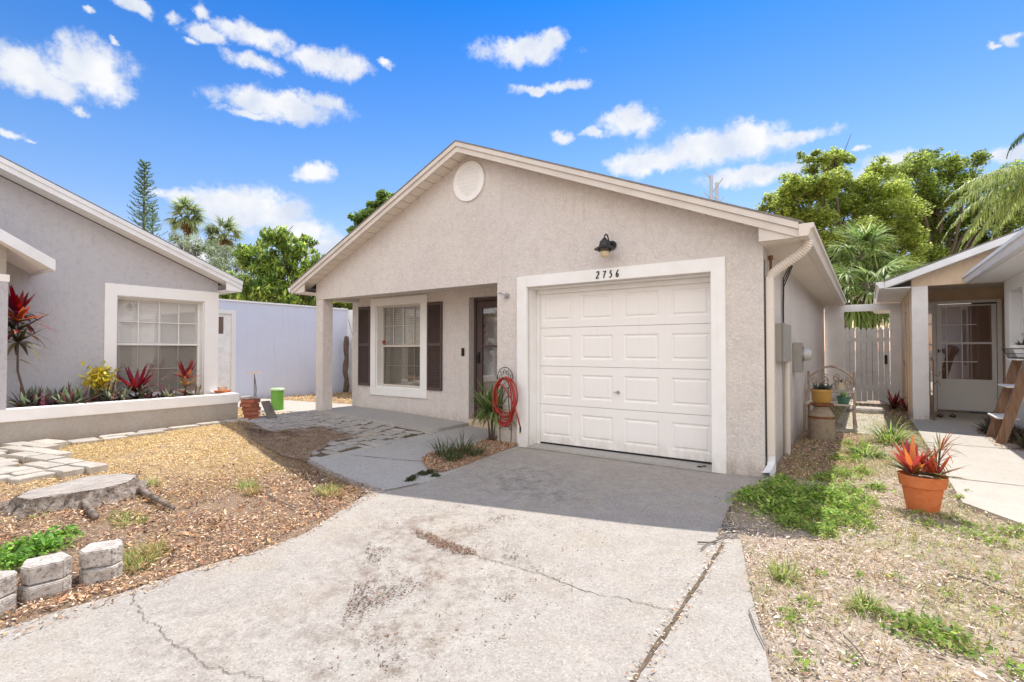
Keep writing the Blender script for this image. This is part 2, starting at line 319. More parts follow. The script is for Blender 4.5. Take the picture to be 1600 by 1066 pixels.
def nmesh(name, V, F, cols, m, parent=None, kind=None, smooth=False, loc=None):
    """V (n,3), F (m,k) same k; cols (n,3) per vertex"""
    V = np.asarray(V, np.float32).reshape(-1, 3).copy(); F = np.asarray(F, np.int32); k = F.shape[1]
    off = np.array(loc if loc is not None else (0,0,0), np.float32); V -= off
    me = bpy.data.meshes.new(name); me.vertices.add(len(V)); me.vertices.foreach_set('co', V.ravel())
    me.loops.add(F.size); me.loops.foreach_set('vertex_index', F.ravel()); me.polygons.add(len(F))
    me.polygons.foreach_set('loop_start', np.arange(0, F.size, k, dtype=np.int32))
    try: me.polygons.foreach_set('loop_total', np.full(len(F), k, np.int32))
    except Exception: pass
    me.update(calc_edges=True)
    if cols is not None:
        a = me.color_attributes.new('Col', 'FLOAT_COLOR', 'POINT'); c = np.ones((len(V), 4), np.float32); c[:, :3] = cols; a.data.foreach_set('color', c.ravel())
    me.materials.append(M[m]); 
    if smooth: me.polygons.foreach_set('use_smooth', np.ones(len(F), bool))
    o = bpy.data.objects.new(name, me); COL.objects.link(o); o.location = tuple(float(q) for q in off); attach(o, parent)
    if kind: o['kind'] = kind
    return o
def pal(n, palette, jit=.12):
    """random pick of palette colours with jitter"""
    p = np.array([q[:3] for q in palette]); w = np.array([q[3] if len(q) > 3 else 1. for q in palette]); w /= w.sum()
    c = p[rng.choice(len(p), n, p=w)]; return np.clip(c*(1+jit*rng.standard_normal((n, 1)))+.01*rng.standard_normal((n, 3)), .003, .95)
def quads(C, l, w, pitch, cols, up=None, yaw=None, bend=0):
    """flat leaf quads (rhombus-like): centres C, length l, width w, pitch from horizontal"""
    n = len(C); yaw = rng.uniform(0, 2*pi, n) if yaw is None else yaw; roll = rng.uniform(-1, 1, n)*.8 if up is None else rng.normal(0, up, n)
    d = np.stack([np.cos(yaw)*np.cos(pitch), np.sin(yaw)*np.cos(pitch), np.sin(pitch)], 1)
    s = np.stack([-np.sin(yaw), np.cos(yaw), np.zeros(n)], 1); u = np.cross(d, s)
    s2 = s*np.cos(roll)[:, None]+u*np.sin(roll)[:, None]
    l = np.broadcast_to(l, n)[:, None]; w = np.broadcast_to(w, n)[:, None]
    V = np.stack([C-d*l/2, C+s2*w/2, C+d*l/2, C-s2*w/2], 1).reshape(-1, 3)
    F = np.arange(4*n).reshape(-1, 4); return V, F, np.repeat(cols, 4, 0)
def strips(B, yaw, elev, L, Wd, droop, cols, seg=4, cols2=None, fold=0, taper=.35):
    """curved blades: base B (n,3), azimuth, start elevation, length, width, droop (radians lost along it)"""
    n = len(B); L = np.broadcast_to(L, n); Wd = np.broadcast_to(Wd, n); el = np.broadcast_to(elev, n).astype(float); droop = np.broadcast_to(droop, n)
    P = [B.copy()]; 
    for i in range(seg):
        e = el-droop*(i+.5)/seg
        P.append(P[-1]+np.stack([np.cos(yaw)*np.cos(e), np.sin(yaw)*np.cos(e), np.sin(e)], 1)*(L/seg)[:, None])
    s = np.stack([-np.sin(yaw), np.cos(yaw), np.zeros(n)], 1)
    V = []; Cc = []
    for i in range(seg+1):
        t = i/seg; w = (taper+(1-taper)*sin(min(1, t*2.2)*pi/2)) * (1-max(0, (t-.45)/.55)**1.6)*.98+.02
        V.append(P[i]-s*(Wd*w/2)[:, None]); V.append(P[i]+s*(Wd*w/2)[:, None])
        c = cols if cols2 is None else cols*(1-t)+cols2*t; Cc += [c, c]
    V = np.stack(V, 1); k = 2*(seg+1); Cc = np.stack(Cc, 1).reshape(-1, 3)
    if fold:
        pass
    f = np.array([[2*i, 2*i+1, 2*i+3, 2*i+2] for i in range(seg)]); F = (np.arange(n)[:, None, None]*k+f[None]).reshape(-1, 4)
    return V.reshape(-1, 3), F, Cc
def cat(*parts):
    V = []; F = []; C = []; o = 0
    for v, f, c in parts: V.append(v); F.append(f+o); C.append(c); o += len(v)
    return np.concatenate(V), np.concatenate(F), np.concatenate(C)
# ================================================================== GROUND
def build_ground():
    fx = np.arange(-14, 6.01, .09); fy = np.arange(-3, 18.01, .09)
    xs = np.concatenate([[-600,-200,-80,-40,-22], fx, [10,25,60,200,600]]); ys = np.concatenate([[-600,-200,-60,-20,-8], fy, [24,40,80,200,700]])
    X, Y = np.meshgrid(xs, ys); nx, ny = len(xs), len(ys)
    Z = gza(X, Y)
    b = np.zeros_like(X)
    for k in range(9):
        a = rng.uniform(0, 2*pi); fq = rng.uniform(1.5, 14); b += np.sin((X*cos(a)+Y*sin(a))*fq+rng.uniform(0, 6))/(1+.35*fq)
    Z = Z+b*.008-.006
    for poly in HARD:
        m = inpoly(X, Y, poly); Z[m] = gza(X[m], Y[m])-.07
    # raised bed at the left with the stump
    d = np.hypot((X+5.9)/1.7, (Y-1.2)/1.0); Z += .06*np.clip(1-d, 0, 1)*(~inpoly(X, Y, DRIVE))
    i = np.arange(nx-1)[None]+nx*np.arange(ny-1)[:, None]; F = np.stack([i, i+1, i+1+nx, i+nx], -1).reshape(-1, 4)
    t_ = np.clip((X+2.2)/1.2, 0, 1).reshape(-1,1); gd_ = (1/(1+np.exp(-((-X-6.1)+.35*(Y-2.2))*3))).reshape(-1,1)
    lc = np.array([.25,.165,.11])*(1-gd_)+np.array([.46,.33,.18])*gd_; cc = lc*(1-t_)+np.array([.43,.35,.275])*t_
    o = nmesh('ground', np.stack([X, Y, Z], -1), F, cc, 'ground_soil', kind='structure', smooth=True); return o
DRIVE = GP([(575,771),(540,793),(480,832),(400,862),(290,893),(190,927),(90,955),(0,985)])+[(-3.5,.2),(-3.55,-1),(-3.4,-6),(1.2,-6),(.4,0)]+GP([(1206,1066),(1190,990),(1172,920),(1157,842),(1119,842),(1135,800),(1160,760)])+[(-.84,5.6),(-.84,5.865),(-4.05,5.865)]+GP([(811,699),(745,723),(690,745),(655,757)])
WALK = GP([(478,720),(735,664.5)])+[(-5.62,6.72),(-4.75,6.72),(-4.378,6.2),(-4.378,5.865),(-4.05,5.865)]+GP([(811,699),(745,723),(690,745),(655,757),(600,768),(575,771),(530,748),(500,735)])
RWALK = [(.66,13.8),(.66,10.02),(.655,5.75)]+[(1.0,5.25),(2.6,3.0),(5,3),(5,8.4),(1.55,9.75)]+[(1.5,10.3),(1.45,11.2),(1.97,11.6),(2.3,12.1),(2.3,13.8)]
PSLAB = [(-8.80,5.80),(-5.75,5.80),(-5.63,5.95),(-5.63,6.72),(-8.80,6.72)]
LPATH = [(-12.3,5.75),(-9.75,5.25),(-9.3,5.75),(-8.8,6.0),(-8.8,6.75),(-9.2,7.2),(-12.3,6.75)]
HARD = [DRIVE, WALK, RWALK, LPATH]
def slab(name, poly, off, th, m, step=.5, holes=None):
    bm = bmesh.new(); vs = [bm.verts.new((x, y, 0)) for x, y in poly]; bm.faces.new(vs); bmesh.ops.triangulate(bm, faces=bm.faces[:])
    xs = [p[0] for p in poly]; ys = [p[1] for p in poly]
    x = max(min(xs), -14)+step
    for ax, lo, hi in ((0, max(min(xs), -14), max(xs)), (1, max(min(ys), -6), max(ys))):
        c = lo+step
        while c < hi:
            n = (1,0,0) if ax == 0 else (0,1,0); p = (c,0,0) if ax == 0 else (0,c,0)
            bmesh.ops.bisect_plane(bm, geom=bm.verts[:]+bm.edges[:]+bm.faces[:], plane_co=p, plane_no=n); c += step
    for v in bm.verts: v.co.z = gz(v.co.x, v.co.y)+off
    be = [e for e in bm.edges if e.is_boundary]
    r = bmesh.ops.extrude_edge_only(bm, edges=be)
    for v in r['geom']:
        if isinstance(v, bmesh.types.BMVert): v.co.z -= th
    bmesh.ops.recalc_face_normals(bm, faces=bm.faces)
    me = bpy.data.meshes.new(name); bm.to_mesh(me); bm.free(); me.materials.append(M[m])
    up = sum(p.normal.z*p.area for p in me.polygons)
    if up < 0: me.flip_normals()
    o = bpy.data.objects.new(name, me); COL.objects.link(o); o['kind'] = 'structure'; return o
build_ground()
slab('driveway', DRIVE, .0, .10, 'concrete')
slab('front_walkway', WALK, .006, .10, 'concrete_walk')
slab('right_walkway', RWALK, .02, .12, 'concrete_light')
slab('porch_slab', PSLAB, .055, .12, 'concrete_walk')
slab('side_path', LPATH, .01, .10, 'concrete_light')
# stepping slabs at the back gate
slab('gate_path', [(-.45,9.6),(.2,9.6),(.32,14.6),(-.42,14.6)], .012, .05, 'concrete_light')
# cracks and joints as thin strips lying on the slabs
def strip_line(name, pts, w, m='crack', jit=.01, n=60, off=.005, wv=.5):
    P = []; L = [0]
    for a, b in zip(pts, pts[1:]): L.append(L[-1]+hypot(b[0]-a[0], b[1]-a[1]))
    vs = []; fs = []; dx = dy = 0
    for i in range(n+1):
        s = L[-1]*i/n; k = max(j for j in range(len(L)-1) if L[j] <= s+1e-9); t = (s-L[k])/(L[k+1]-L[k]+1e-9); a, b = pts[k], pts[k+1]
        d = Vector((b[0]-a[0], b[1]-a[1])).normalized(); nn = Vector((-d.y, d.x)); dx = dx*.7+random.gauss(0, jit)
        x = a[0]+(b[0]-a[0])*t+nn.x*dx; y = a[1]+(b[1]-a[1])*t+nn.y*dx; ww = w*(1+wv*random.uniform(-1, 1))*.5
        for sg in (-1, 1): vs.append((x+nn.x*ww*sg, y+nn.y*ww*sg, gz(x, y)+off))
        if i: fs.append((2*i-2, 2*i-1, 2*i+1, 2*i))
    o = MB().add(vs, fs).build(name, m); o['kind'] = 'structure'; return o
strip_line('crack', GP([(650,828),(690,850),(740,868),(800,885),(850,900),(910,925),(975,938),(1050,955)]), .0045, jit=.007, n=130)
strip_line('crack', GP([(212,925),(215,955),(260,1000),(320,1040),(420,1062),(470,1080)]), .0035, jit=.006, n=130)
strip_line('joint', [(-.845,3.80),(-.80,1.2),(-.75,-.5)], .020, jit=.002, n=80, wv=.35)
strip_line('joint', GP([(600,768),(655,757)]), .018, jit=.002, n=16, off=.011)
strip_line('joint', GP([(548,712),(655,722)]), .010, jit=.002, n=16, off=.011)
strip_line('joint', GP([(576,694),(735,664.5)]), .016, jit=.002, n=16, off=.011)
for yy in (9.15, 6.75): strip_line('joint', [(.66,yy),(4.6,yy)], .016, jit=.001, n=20, off=.024)
strip_line('joint', [(-4.0,5.80),(-1.3,5.80)], .012, jit=.002, n=30, off=.004)

# ---------------- pavers
def stones(name, poly, rows_along, hmin, hmax, lmin, lmax, gap, th, off, cols, mask=None, ang=0):
    mb = MB(); C = []; ca, sa = cos(ang), sin(ang)
    xs = [p[0] for p in poly]; ys = [p[1] for p in poly]; cx, cy = sum(xs)/len(xs), sum(ys)/len(ys)
    R = max(hypot(x-cx, y-cy) for x, y in poly)+.3; v = -R
    while v < R:
        h = random.uniform(hmin, hmax); u = -R-random.random()*lmax
        while u < R:
            l = random.uniform(lmin, lmax); uc, vc = u+l/2, v+h/2; x = cx+uc*ca-vc*sa; y = cy+uc*sa+vc*ca
            if inpoly(np.array([x]), np.array([y]), poly)[0] and (mask is None or mask(x, y)):
                q = []; g = gap*random.uniform(.6, 1.3)
                for (a, b) in ((-1,-1),(-.3,-1),(.35,-1),(1,-1),(1,0),(1,1),(.3,1),(-.35,1),(-1,1),(-1,0)):
                    uu = uc+a*(l/2-g)+random.gauss(0, .008)-.0; vv = vc+b*(h/2-g)+random.gauss(0, .007)
                    uu -= (.012*a if abs(b) == 1 and abs(a) == 1 else 0); q.append((cx+uu*ca-vv*sa, cy+uu*sa+vv*ca))
                dz = random.gauss(0, .003); o = len(mb.v); n = len(q)
                mb.v += [(x+(a-x)*1.0, y+(b-y)*1.0, gz(x, y)+off-th) for a, b in q]+[(a, b, gz(x, y)+off+dz-.008) for a, b in q]+[(x+(a-x)*.94, y+(b-y)*.94, gz(x, y)+off+dz) for a, b in q]
                for r0 in (0, n): mb.f += [tuple(o+r0+k for k in (i, (i+1) % n, n+(i+1) % n, n+i)) for i in range(n)]
                mb.f.append(tuple(range(o+2*n, o+3*n))); c = cols[random.randrange(len(cols))]; k = random.uniform(.88, 1.12); C += [[c[0]*k, c[1]*k, c[2]*k]]*(3*n)
            u += l
        v += h
    o = mb.build(name, 'paver'); me = o.data; a = me.color_attributes.new('Col', 'FLOAT_COLOR', 'POINT')
    cc = np.ones((len(C), 4), np.float32); cc[:, :3] = C; a.data.foreach_set('color', cc.ravel()); o['kind'] = 'structure'; return o
PC = [(.42,.40,.37),(.37,.355,.33),(.46,.43,.39),(.40,.37,.33)]
PATIO = GP([(383,652)])+[(-9.7,5.15),(-9.3,5.72),(-8.8,5.95),(-8.8,5.79),(-5.75,5.79),(-5.6,5.95)]+GP([(733,665),(478,721),(455,712),(420,690)])
MPATCH = GP([(380,668),(420,679),(472,673),(500,671),(528,680),(560,683),(520,690),(505,700),(488,708),(478,722),(440,712),(400,690)])
slab('paver_bed', PATIO, .002, .03, 'crack')
stones('paver_patio', PATIO, 0, .13, .19, .18, .46, .015, .05, .014, PC, mask=lambda x, y: not inpoly(np.array([x]), np.array([y]), MPATCH)[0], ang=.03)
LC = [(.47,.425,.36),(.42,.375,.32),(.52,.47,.40)]
stones('paver_edging', [(-9.17,.5),(-8.86,.5),(-8.86,3.2),(-8.95,4.65),(-9.17,4.65)], 0, .16, .2, .28, .5, .008, .05, .035, LC, ang=pi/2)
stones('paver_path', GP([(0,703),(75,697),(105,722),(165,733),(100,748),(52,736),(0,710)]), 0, .17, .22, .3, .5, .007, .09, .085, LC, ang=.25)
stones('paver_path', GP([(-60,700),(0,716),(55,738),(72,745),(65,756),(25,762),(-80,775)]), 0, .17, .22, .3, .5, .007, .09, .07, LC, ang=.25+pi/2)

# ================================================================== MAIN HOUSE
house = thing('house', 'beige stucco single storey house with white garage door and brown shutters', 'house', (-4.9, 9.0, 0))
YF = 5.865; XL, XR = -8.786, -.886; AP = -4.92; AZ = 4.43; YR = 5.585; EL, ER = -9.187, -.529; ZL, ZR = 2.592, 2.60; YB = 15.1
def roofz(x): return AZ-(AZ-ZL)*(AP-x)/(AP-EL) if x < AP else AZ-(AZ-ZR)*(x-AP)/(ER-AP)
w = MB()
GT = 2.366
w.prism([(XL,YF,2.318),(XR,YF,2.318),(XR,YF,roofz(XR)-.13),(AP,YF,AZ-.13),(XL,YF,roofz(XL)-.13)], (0,.2,0))
w.box(-4.378,-4.015, YF,YF+.2, -.1,2.318); w.box(-1.26,XR, YF,YF+.2,-.1,2.318); w.box(-4.015,-1.26,YF+.002,YF+.2,2.2,2.318)
w.box(-4.015,-3.851,YF+.03,YF+.25,-.1,2.2); w.box(-1.411,-1.26,YF+.03,YF+.25,-.1,2.2)
w.box(XR-.2,XR,YF+.2,YB,-.1,2.52)
# porch wall with openings for window and door
YP = 6.72; WX0, WX1, WZ0, WZ1 = -8.03,-6.78,.60,2.24
w.box(-8.786,WX0,YP,YP+.2,-.1,2.6); w.box(WX1,-5.63,YP,YP+.2,-.1,2.6); w.box(WX0,WX1,YP,YP+.2,-.1,WZ0); w.box(WX0,WX1,YP,YP+.2,WZ1,2.6)
w.box(-5.63,-4.378,YP,YP+.2,2.25,2.6); w.box(-4.72,-4.378,YP,YP+.2,-.1,2.25); w.box(-4.378,-4.2,YF+.2,YP+.2,-.1,2.6)
w.box(-8.786,-8.586,YP+.2,YB,-.1,2.52); w.box(XL,XR,YB-.2,YB,-.1,2.52) if False else None
w.box(XL+.2,XR-.2,YB-.2,YB,-.1,2.52)
wall = w.build('wall', 'stucco_beige', house)
MB().box(-8.78,-8.60,YF+.2,YP-.001,2.32,2.6).build('side_beam', 'stucco_beige', house)
MB().box(-8.786,-8.562,YF,YF+.224,.02,2.318).build('porch_post', 'stucco_beige', house, bevel=.008)
MB().box(-8.595,-4.39,YF+.201,YP-.002,2.40,2.44).build('porch_ceiling', 'soffit', house)
MB().box(-4.2,-1.1,6.6,6.64,0,2.5).build('dark_interior', 'dark_void', house); MB().box(-8.5,-4.8,9.0,9.04,0,2.6).build('dark_interior', 'dark_void', house)  # sheets coloured near-black to give the darkness of the unlit rooms
# roof
r = MB()
for sgn, xe, ze in ((-1, EL, ZL), (1, ER, ZR)):
    r.prism([(AP,YR-.03,AZ),(xe+sgn*.03,YR-.03,ze-.012),(xe+sgn*.03,YR-.03,ze-.030),(AP,YR-.03,AZ-.018)], (0,YB+.4-YR,0))
roof = r.build('roof', 'shingle', house)
def rake(name, d0, d1, y0, y1, m, parent=house):
    q = MB()
    for xe, ze in ((EL, ZL), (ER, ZR)):
        q.prism([(AP,y0,AZ-d0),(xe,y0,ze-d0),(xe,y0,ze-d1),(AP,y0,AZ-d1)], (0,y1-y0,0))
    return q.build(name, m, parent)
rake('fascia', .019, .085, YR-.022, YR, 'fascia_cream'); rake('fascia', .085, .165, YR, YR+.02, 'fascia_cream'); rake('fascia', .083, .089, YR-.004, YR-.001, 'fascia_shadow')
# sloping soffit with panel grooves
s_ = MB()
for xe, ze in ((EL, ZL), (ER, ZR)):
    L_ = hypot(xe-AP, ze-AZ); n = 24
    for i in range(n):
        a, b = i/n, (i+1)/n-.004; xa, za = AP+(xe-AP)*a, AZ+(ze-AZ)*a; xb, zb = AP+(xe-AP)*b, AZ+(ze-AZ)*b
        s_.prism([(xa,YR+.02,za-.135),(xb,YR+.02,zb-.135),(xb,YR+.02,zb-.10),(xa,YR+.02,za-.10)], (0,YF-YR-.022,0))
s_.build('soffit', 'soffit', house)
MB().box(XR,ER-.02,YR+.03,YB,2.44,2.455).build('eave_soffit', 'soffit', house); MB().box(EL+.02,XL,YR+.03,YB,2.44,2.455).build('eave_soffit', 'soffit', house)
MB().prism([(XR,YR+.021,2.44),(ER,YR+.021,2.44),(ER,YR+.021,ZR-.16),(XR,YR+.021,roofz(XR)-.14)], (0,.02,0)).build('eave_return', 'fascia_cream', house); MB().prism([(XL,YR+.021,2.44),(EL,YR+.021,2.44),(EL,YR+.021,ZL-.16),(XL,YR+.021,roofz(XL)-.14)], (0,.02,0)).build('eave_return', 'fascia_cream', house)
MB().box(ER-.02,ER,YR+.02,YB,2.44,ZR-.05).build('fascia', 'fascia_cream', house); MB().box(EL,EL+.02,YR+.02,YB,2.44,ZL-.05).build('fascia', 'fascia_cream', house)
# gutters (K profile)
def gutter(x, sg, y0, y1, z, m, parent, w=.125, h=.12):
    p = [(x,z),(x,z-h),(x+sg*w*.62,z-h),(x+sg*w*.80,z-h*.45),(x+sg*w,z-h*.35),(x+sg*w,z-.002),(x+sg*w*.93,z-.002),(x+sg*w*.9,z-h*.3),(x+sg*w*.7,z-h*.4),(x+sg*w*.55,z-h*.93),(x+sg*.006,z-h*.93),(x+sg*.006,z)]
    q = MB(); q.prism([(a,y0,b) for a, b in p], (0,y1-y0,0))
    e = [(x,z),(x,z-h),(x+sg*w*.62,z-h),(x+sg*w*.80,z-h*.45),(x+sg*w,z-h*.35),(x+sg*w,z)]
    for yy in (y0-.004, y1): q.prism([(a,yy,b) for a, b in e], (0,.004,0))
    return q.build('gutter', m, parent)
gt = gutter(ER+.002, 1, YR-.02, YB, ZR-.04, 'gutter', house)
gl = gutter(EL-.002, -1, YR-.02, YB, ZL-.04, 'gutter_white', house, w=.07, h=.08)
d = MB()
pts = []
x0, z0 = ER+.06, ZR-.16; x1, z1 = XR+.055, 2.10; yd = 5.78-.0+.17
for i in range(13):
    t = i/12; s1 = t*t*(3-2*t)
    pts.append((x0+(x1-x0)*s1, yd-.12*(1-s1), z0+(z1-z0)*(t**.9)))
d.tube(pts, [.046+.005*(i % 2) for i in range(13)], 12)
rib = []
for i in range(48):
    t = i/47; s1 = t*t*(3-2*t); rib.append(Vector((x0+(x1-x0)*s1, yd-.12*(1-s1), z0+(z1-z0)*(t**.9))))
d = MB().tube(rib, [.044+.006*(i % 2) for i in range(48)], 12)
d.box(x1-.035,x1+.035,yd-.045,yd+.045,.24,2.12)
dn = d.build('downspout', 'gutter', gt, bevel=0)
MB().box(x1-.038,x1+.038,yd-.048,yd+.048,1.02,1.035).build('strap', 'gutter', gt); MB().box(x1-.038,x1+.038,yd-.048,yd+.048,1.78,1.795).build('strap', 'gutter', gt)
MB().tube([(x1,yd,.30),(x1,yd,.17),(x1-.0,yd-.05,.11),(x1-.01,yd-.16,.075),(x1-.02,yd-.25,.06)], [.046,.05,.052,.052,.056], 4, caps=False).build('spout_elbow', 'gutter_white', gt)
# gable vent
v = MB(); VC = PY(733.6,284,YF); vr = .305
ring = [(.86,.0),(1,.0),(1,.03),(.86,.035)]
vs = []; fs = []; n = 40
def disc(mb, c, r0, r1, y0, y1, n=40):
    vs = [(c.x+cos(2*pi*j/n)*r, y, c.z+sin(2*pi*j/n)*r) for r, y in ((r1,y1),(r1,y0),(r0,y0),(r0,y1)) for j in range(n)]
    fs = [(i*n+j, i*n+(j+1) % n, ((i+1) % 4)*n+(j+1) % n, ((i+1) % 4)*n+j) for i in range(4) for j in range(n)]; mb.add(vs, fs)
disc(v, VC, .21, .30, YF-.03, YF+.01)
for k in range(13):
    zz = VC.z-.2+.4*(k+.5)/13; hw = sqrt(max(0, .212**2-(zz-VC.z)**2))
    v.lbox((VC.x,YF-.0245,zz), (1,0,0), (0,1,0), -hw, hw, -.004+.002*(k%2), .004, -.0125, .0125)
v.prism([(VC.x+cos(2*pi*j/40)*.22, YF-.020, VC.z+sin(2*pi*j/40)*.22) for j in range(40)], (0,.019,0))
v.build('gable_vent', 'trim_white', house)
# garage trim
g = MB(); yt = YF-.03
g.box(-4.015,-3.851,yt,YF+.028,-.02,GT); g.box(-1.411,-1.26,yt,YF+.028,-.02,GT); g.box(-3.851,-1.411,yt,YF+.028,2.213,GT)
g.box(-3.853,-3.845,YF+.0281,6.16,-.02,2.2); g.box(-1.413,-1.405,YF+.0281,6.16,-.02,2.2); g.box(-3.845,-1.413,YF+.0281,6.16,2.190,2.1995)
g.box(-3.845,-3.80,6.09,6.118,0,2.2); g.box(-3.8,-1.45,6.07,6.118,2.13,2.189)
g.build('garage_trim', 'trim_white', house, bevel=.004)
# garage door
gd = MB(); GX0, GX1, GY = -3.835,-1.415,6.12; GZ0, GZ1 = .045, 2.19; sh = (GZ1-GZ0)/4; cw = (GX1-GX0)/4
def rpanel(mb, x0, x1, z0, z1, y, d1=.012, m1=.018, m2=.045):
    """raised panel: groove ring then raised field; open sheet, front towards -Y"""
    R = [(x0,x1,z0,z1,y),(x0+m1,x1-m1,z0+m1,z1-m1,y+d1),(x0+m1*1.6,x1-m1*1.6,z0+m1*1.6,z1-m1*1.6,y+d1),(x0+m2,x1-m2,z0+m2,z1-m2,y+.001)]
    vs = []
    for a, b, c, d, yy in R: vs += [(a,yy,c),(b,yy,c),(b,yy,d),(a,yy,d)]
    fs = [(4*i+j, 4*i+(j+1) % 4, 4*i+4+(j+1) % 4, 4*i+4+j) for i in range(3) for j in range(4)]+[(12,13,14,15)]; mb.add(vs, fs)
gdo = None
for k in range(4):
    mb = MB(); z0 = GZ0+k*sh+.0025; z1 = GZ0+(k+1)*sh-.0025
    for c in range(4):
        a, b = GX0+c*cw, GX0+(c+1)*cw; pa, pb, pz0, pz1 = a+.075, b-.075, z0+.095, z1-.105
        if c == 0: pa += 0
        mb.add([(a,GY,z0),(b,GY,z0),(b,GY,z1),(a,GY,z1),(pa,GY,pz0),(pb,GY,pz0),(pb,GY,pz1),(pa,GY,pz1)], [(0,1,5,4),(1,2,6,5),(2,3,7,6),(3,0,4,7)])
        rpanel(mb, pa, pb, pz0, pz1, GY)
    mb.add([(GX0,GY,z1),(GX1,GY,z1),(GX1,GY+.03,z1),(GX0,GY+.03,z1),(GX0,GY,z0),(GX1,GY,z0),(GX1,GY+.03,z0),(GX0,GY+.03,z0)], [(0,1,2,3),(4,5,6,7)])
    o = mb.build('garage_door' if k == 0 else 'door_section', 'garage_paint', house if k == 0 else gdo)
    if k == 0: gdo = o
MB().box(GX0,GX1,GY+.031,GY+.05,GZ0,GZ1).build('door_backing', 'fascia_shadow', gdo)
MB().box(GX0,GX1,GY+.004,GY+.03,.0,GZ0-.001).build('door_seal', 'black_plastic', gdo)
hx = (GX0+GX1)/2; 
hb = MB(); hb.tube([(hx,GY-.002,.80),(hx,GY-.02,.80)], .022, 14); hb.tube([(hx-.05,GY-.035,.80),(hx+.012,GY-.035,.80)], .006, 8); hb.tube([(hx,GY-.015,.80),(hx,GY-.04,.80)], .008, 8)
hb.build('door_handle', 'steel', gdo, smooth='auto')
MB().box(-3.95,-1.35,5.845,6.2,-.05,.022).build('garage_sill', 'concrete_walk', house)
# numerals: one mesh each, hand-drawn strokes
def numeral(ch, x, z, h):
    S2 = {'2': [(.1,.78),(.25,.97),(.5,.98),(.62,.82),(.52,.6),(.25,.3),(.02,.04),(.2,.1),(.45,.06),(.66,.12)],
          '7': [(.05,.86),(.25,.93),(.5,.90),(.68,.97),(.5,.65),(.36,.35),(.3,.02)],
          '5': [(.62,.97),(.30,.92),(.22,.62),(.42,.62),(.56,.45),(.50,.18),(.30,.03),(.08,.12)],
          '6': [(.62,.98),(.38,.82),(.18,.5),(.14,.22),(.30,.03),(.52,.10),(.58,.32),(.42,.46),(.2,.36)]}[ch]
    P = [Vector((x+(a*.62+.06*b)*h, 0, z+b*h)) for a, b in S2]; out = []
    for i in range(len(P)-1):
        a, b, c, d2 = P[max(i-1,0)], P[i], P[i+1], P[min(i+2,len(P)-1)]
        for t in (0,.25,.5,.75): out.append(.5*((2*b)+(c-a)*t+(2*a-5*b+4*c-d2)*t*t+(3*b-a-3*c+d2)*t**3))
    out.append(P[-1]); vs = []; fs = []; n = len(out); y0, y1 = yt-.008, yt-.001
    for i, p in enumerate(out):
        t = (out[min(i+1,n-1)]-out[max(i-1,0)]).normalized(); nn = Vector((-t.z,0,t.x)); wv = h*.055*(.65+.75*abs(nn.x))*(1 if 1 < i < n-2 else .6)
        for yy in (y0, y1):
            for sg in (-1, 1): q = p+nn*wv*sg; vs.append((q.x,yy,q.z))
    for i in range(n-1):
        o = 4*i; fs += [(o,o+1,o+5,o+4),(o+2,o+3,o+7,o+6),(o,o+4,o+6,o+2),(o+1,o+3,o+7,o+5)]
    MB().add(vs, fs).build('house_number', 'numeral', house)
for i, ch in enumerate('2756'): numeral(ch, -2.795+i*.088, 2.243, .092)
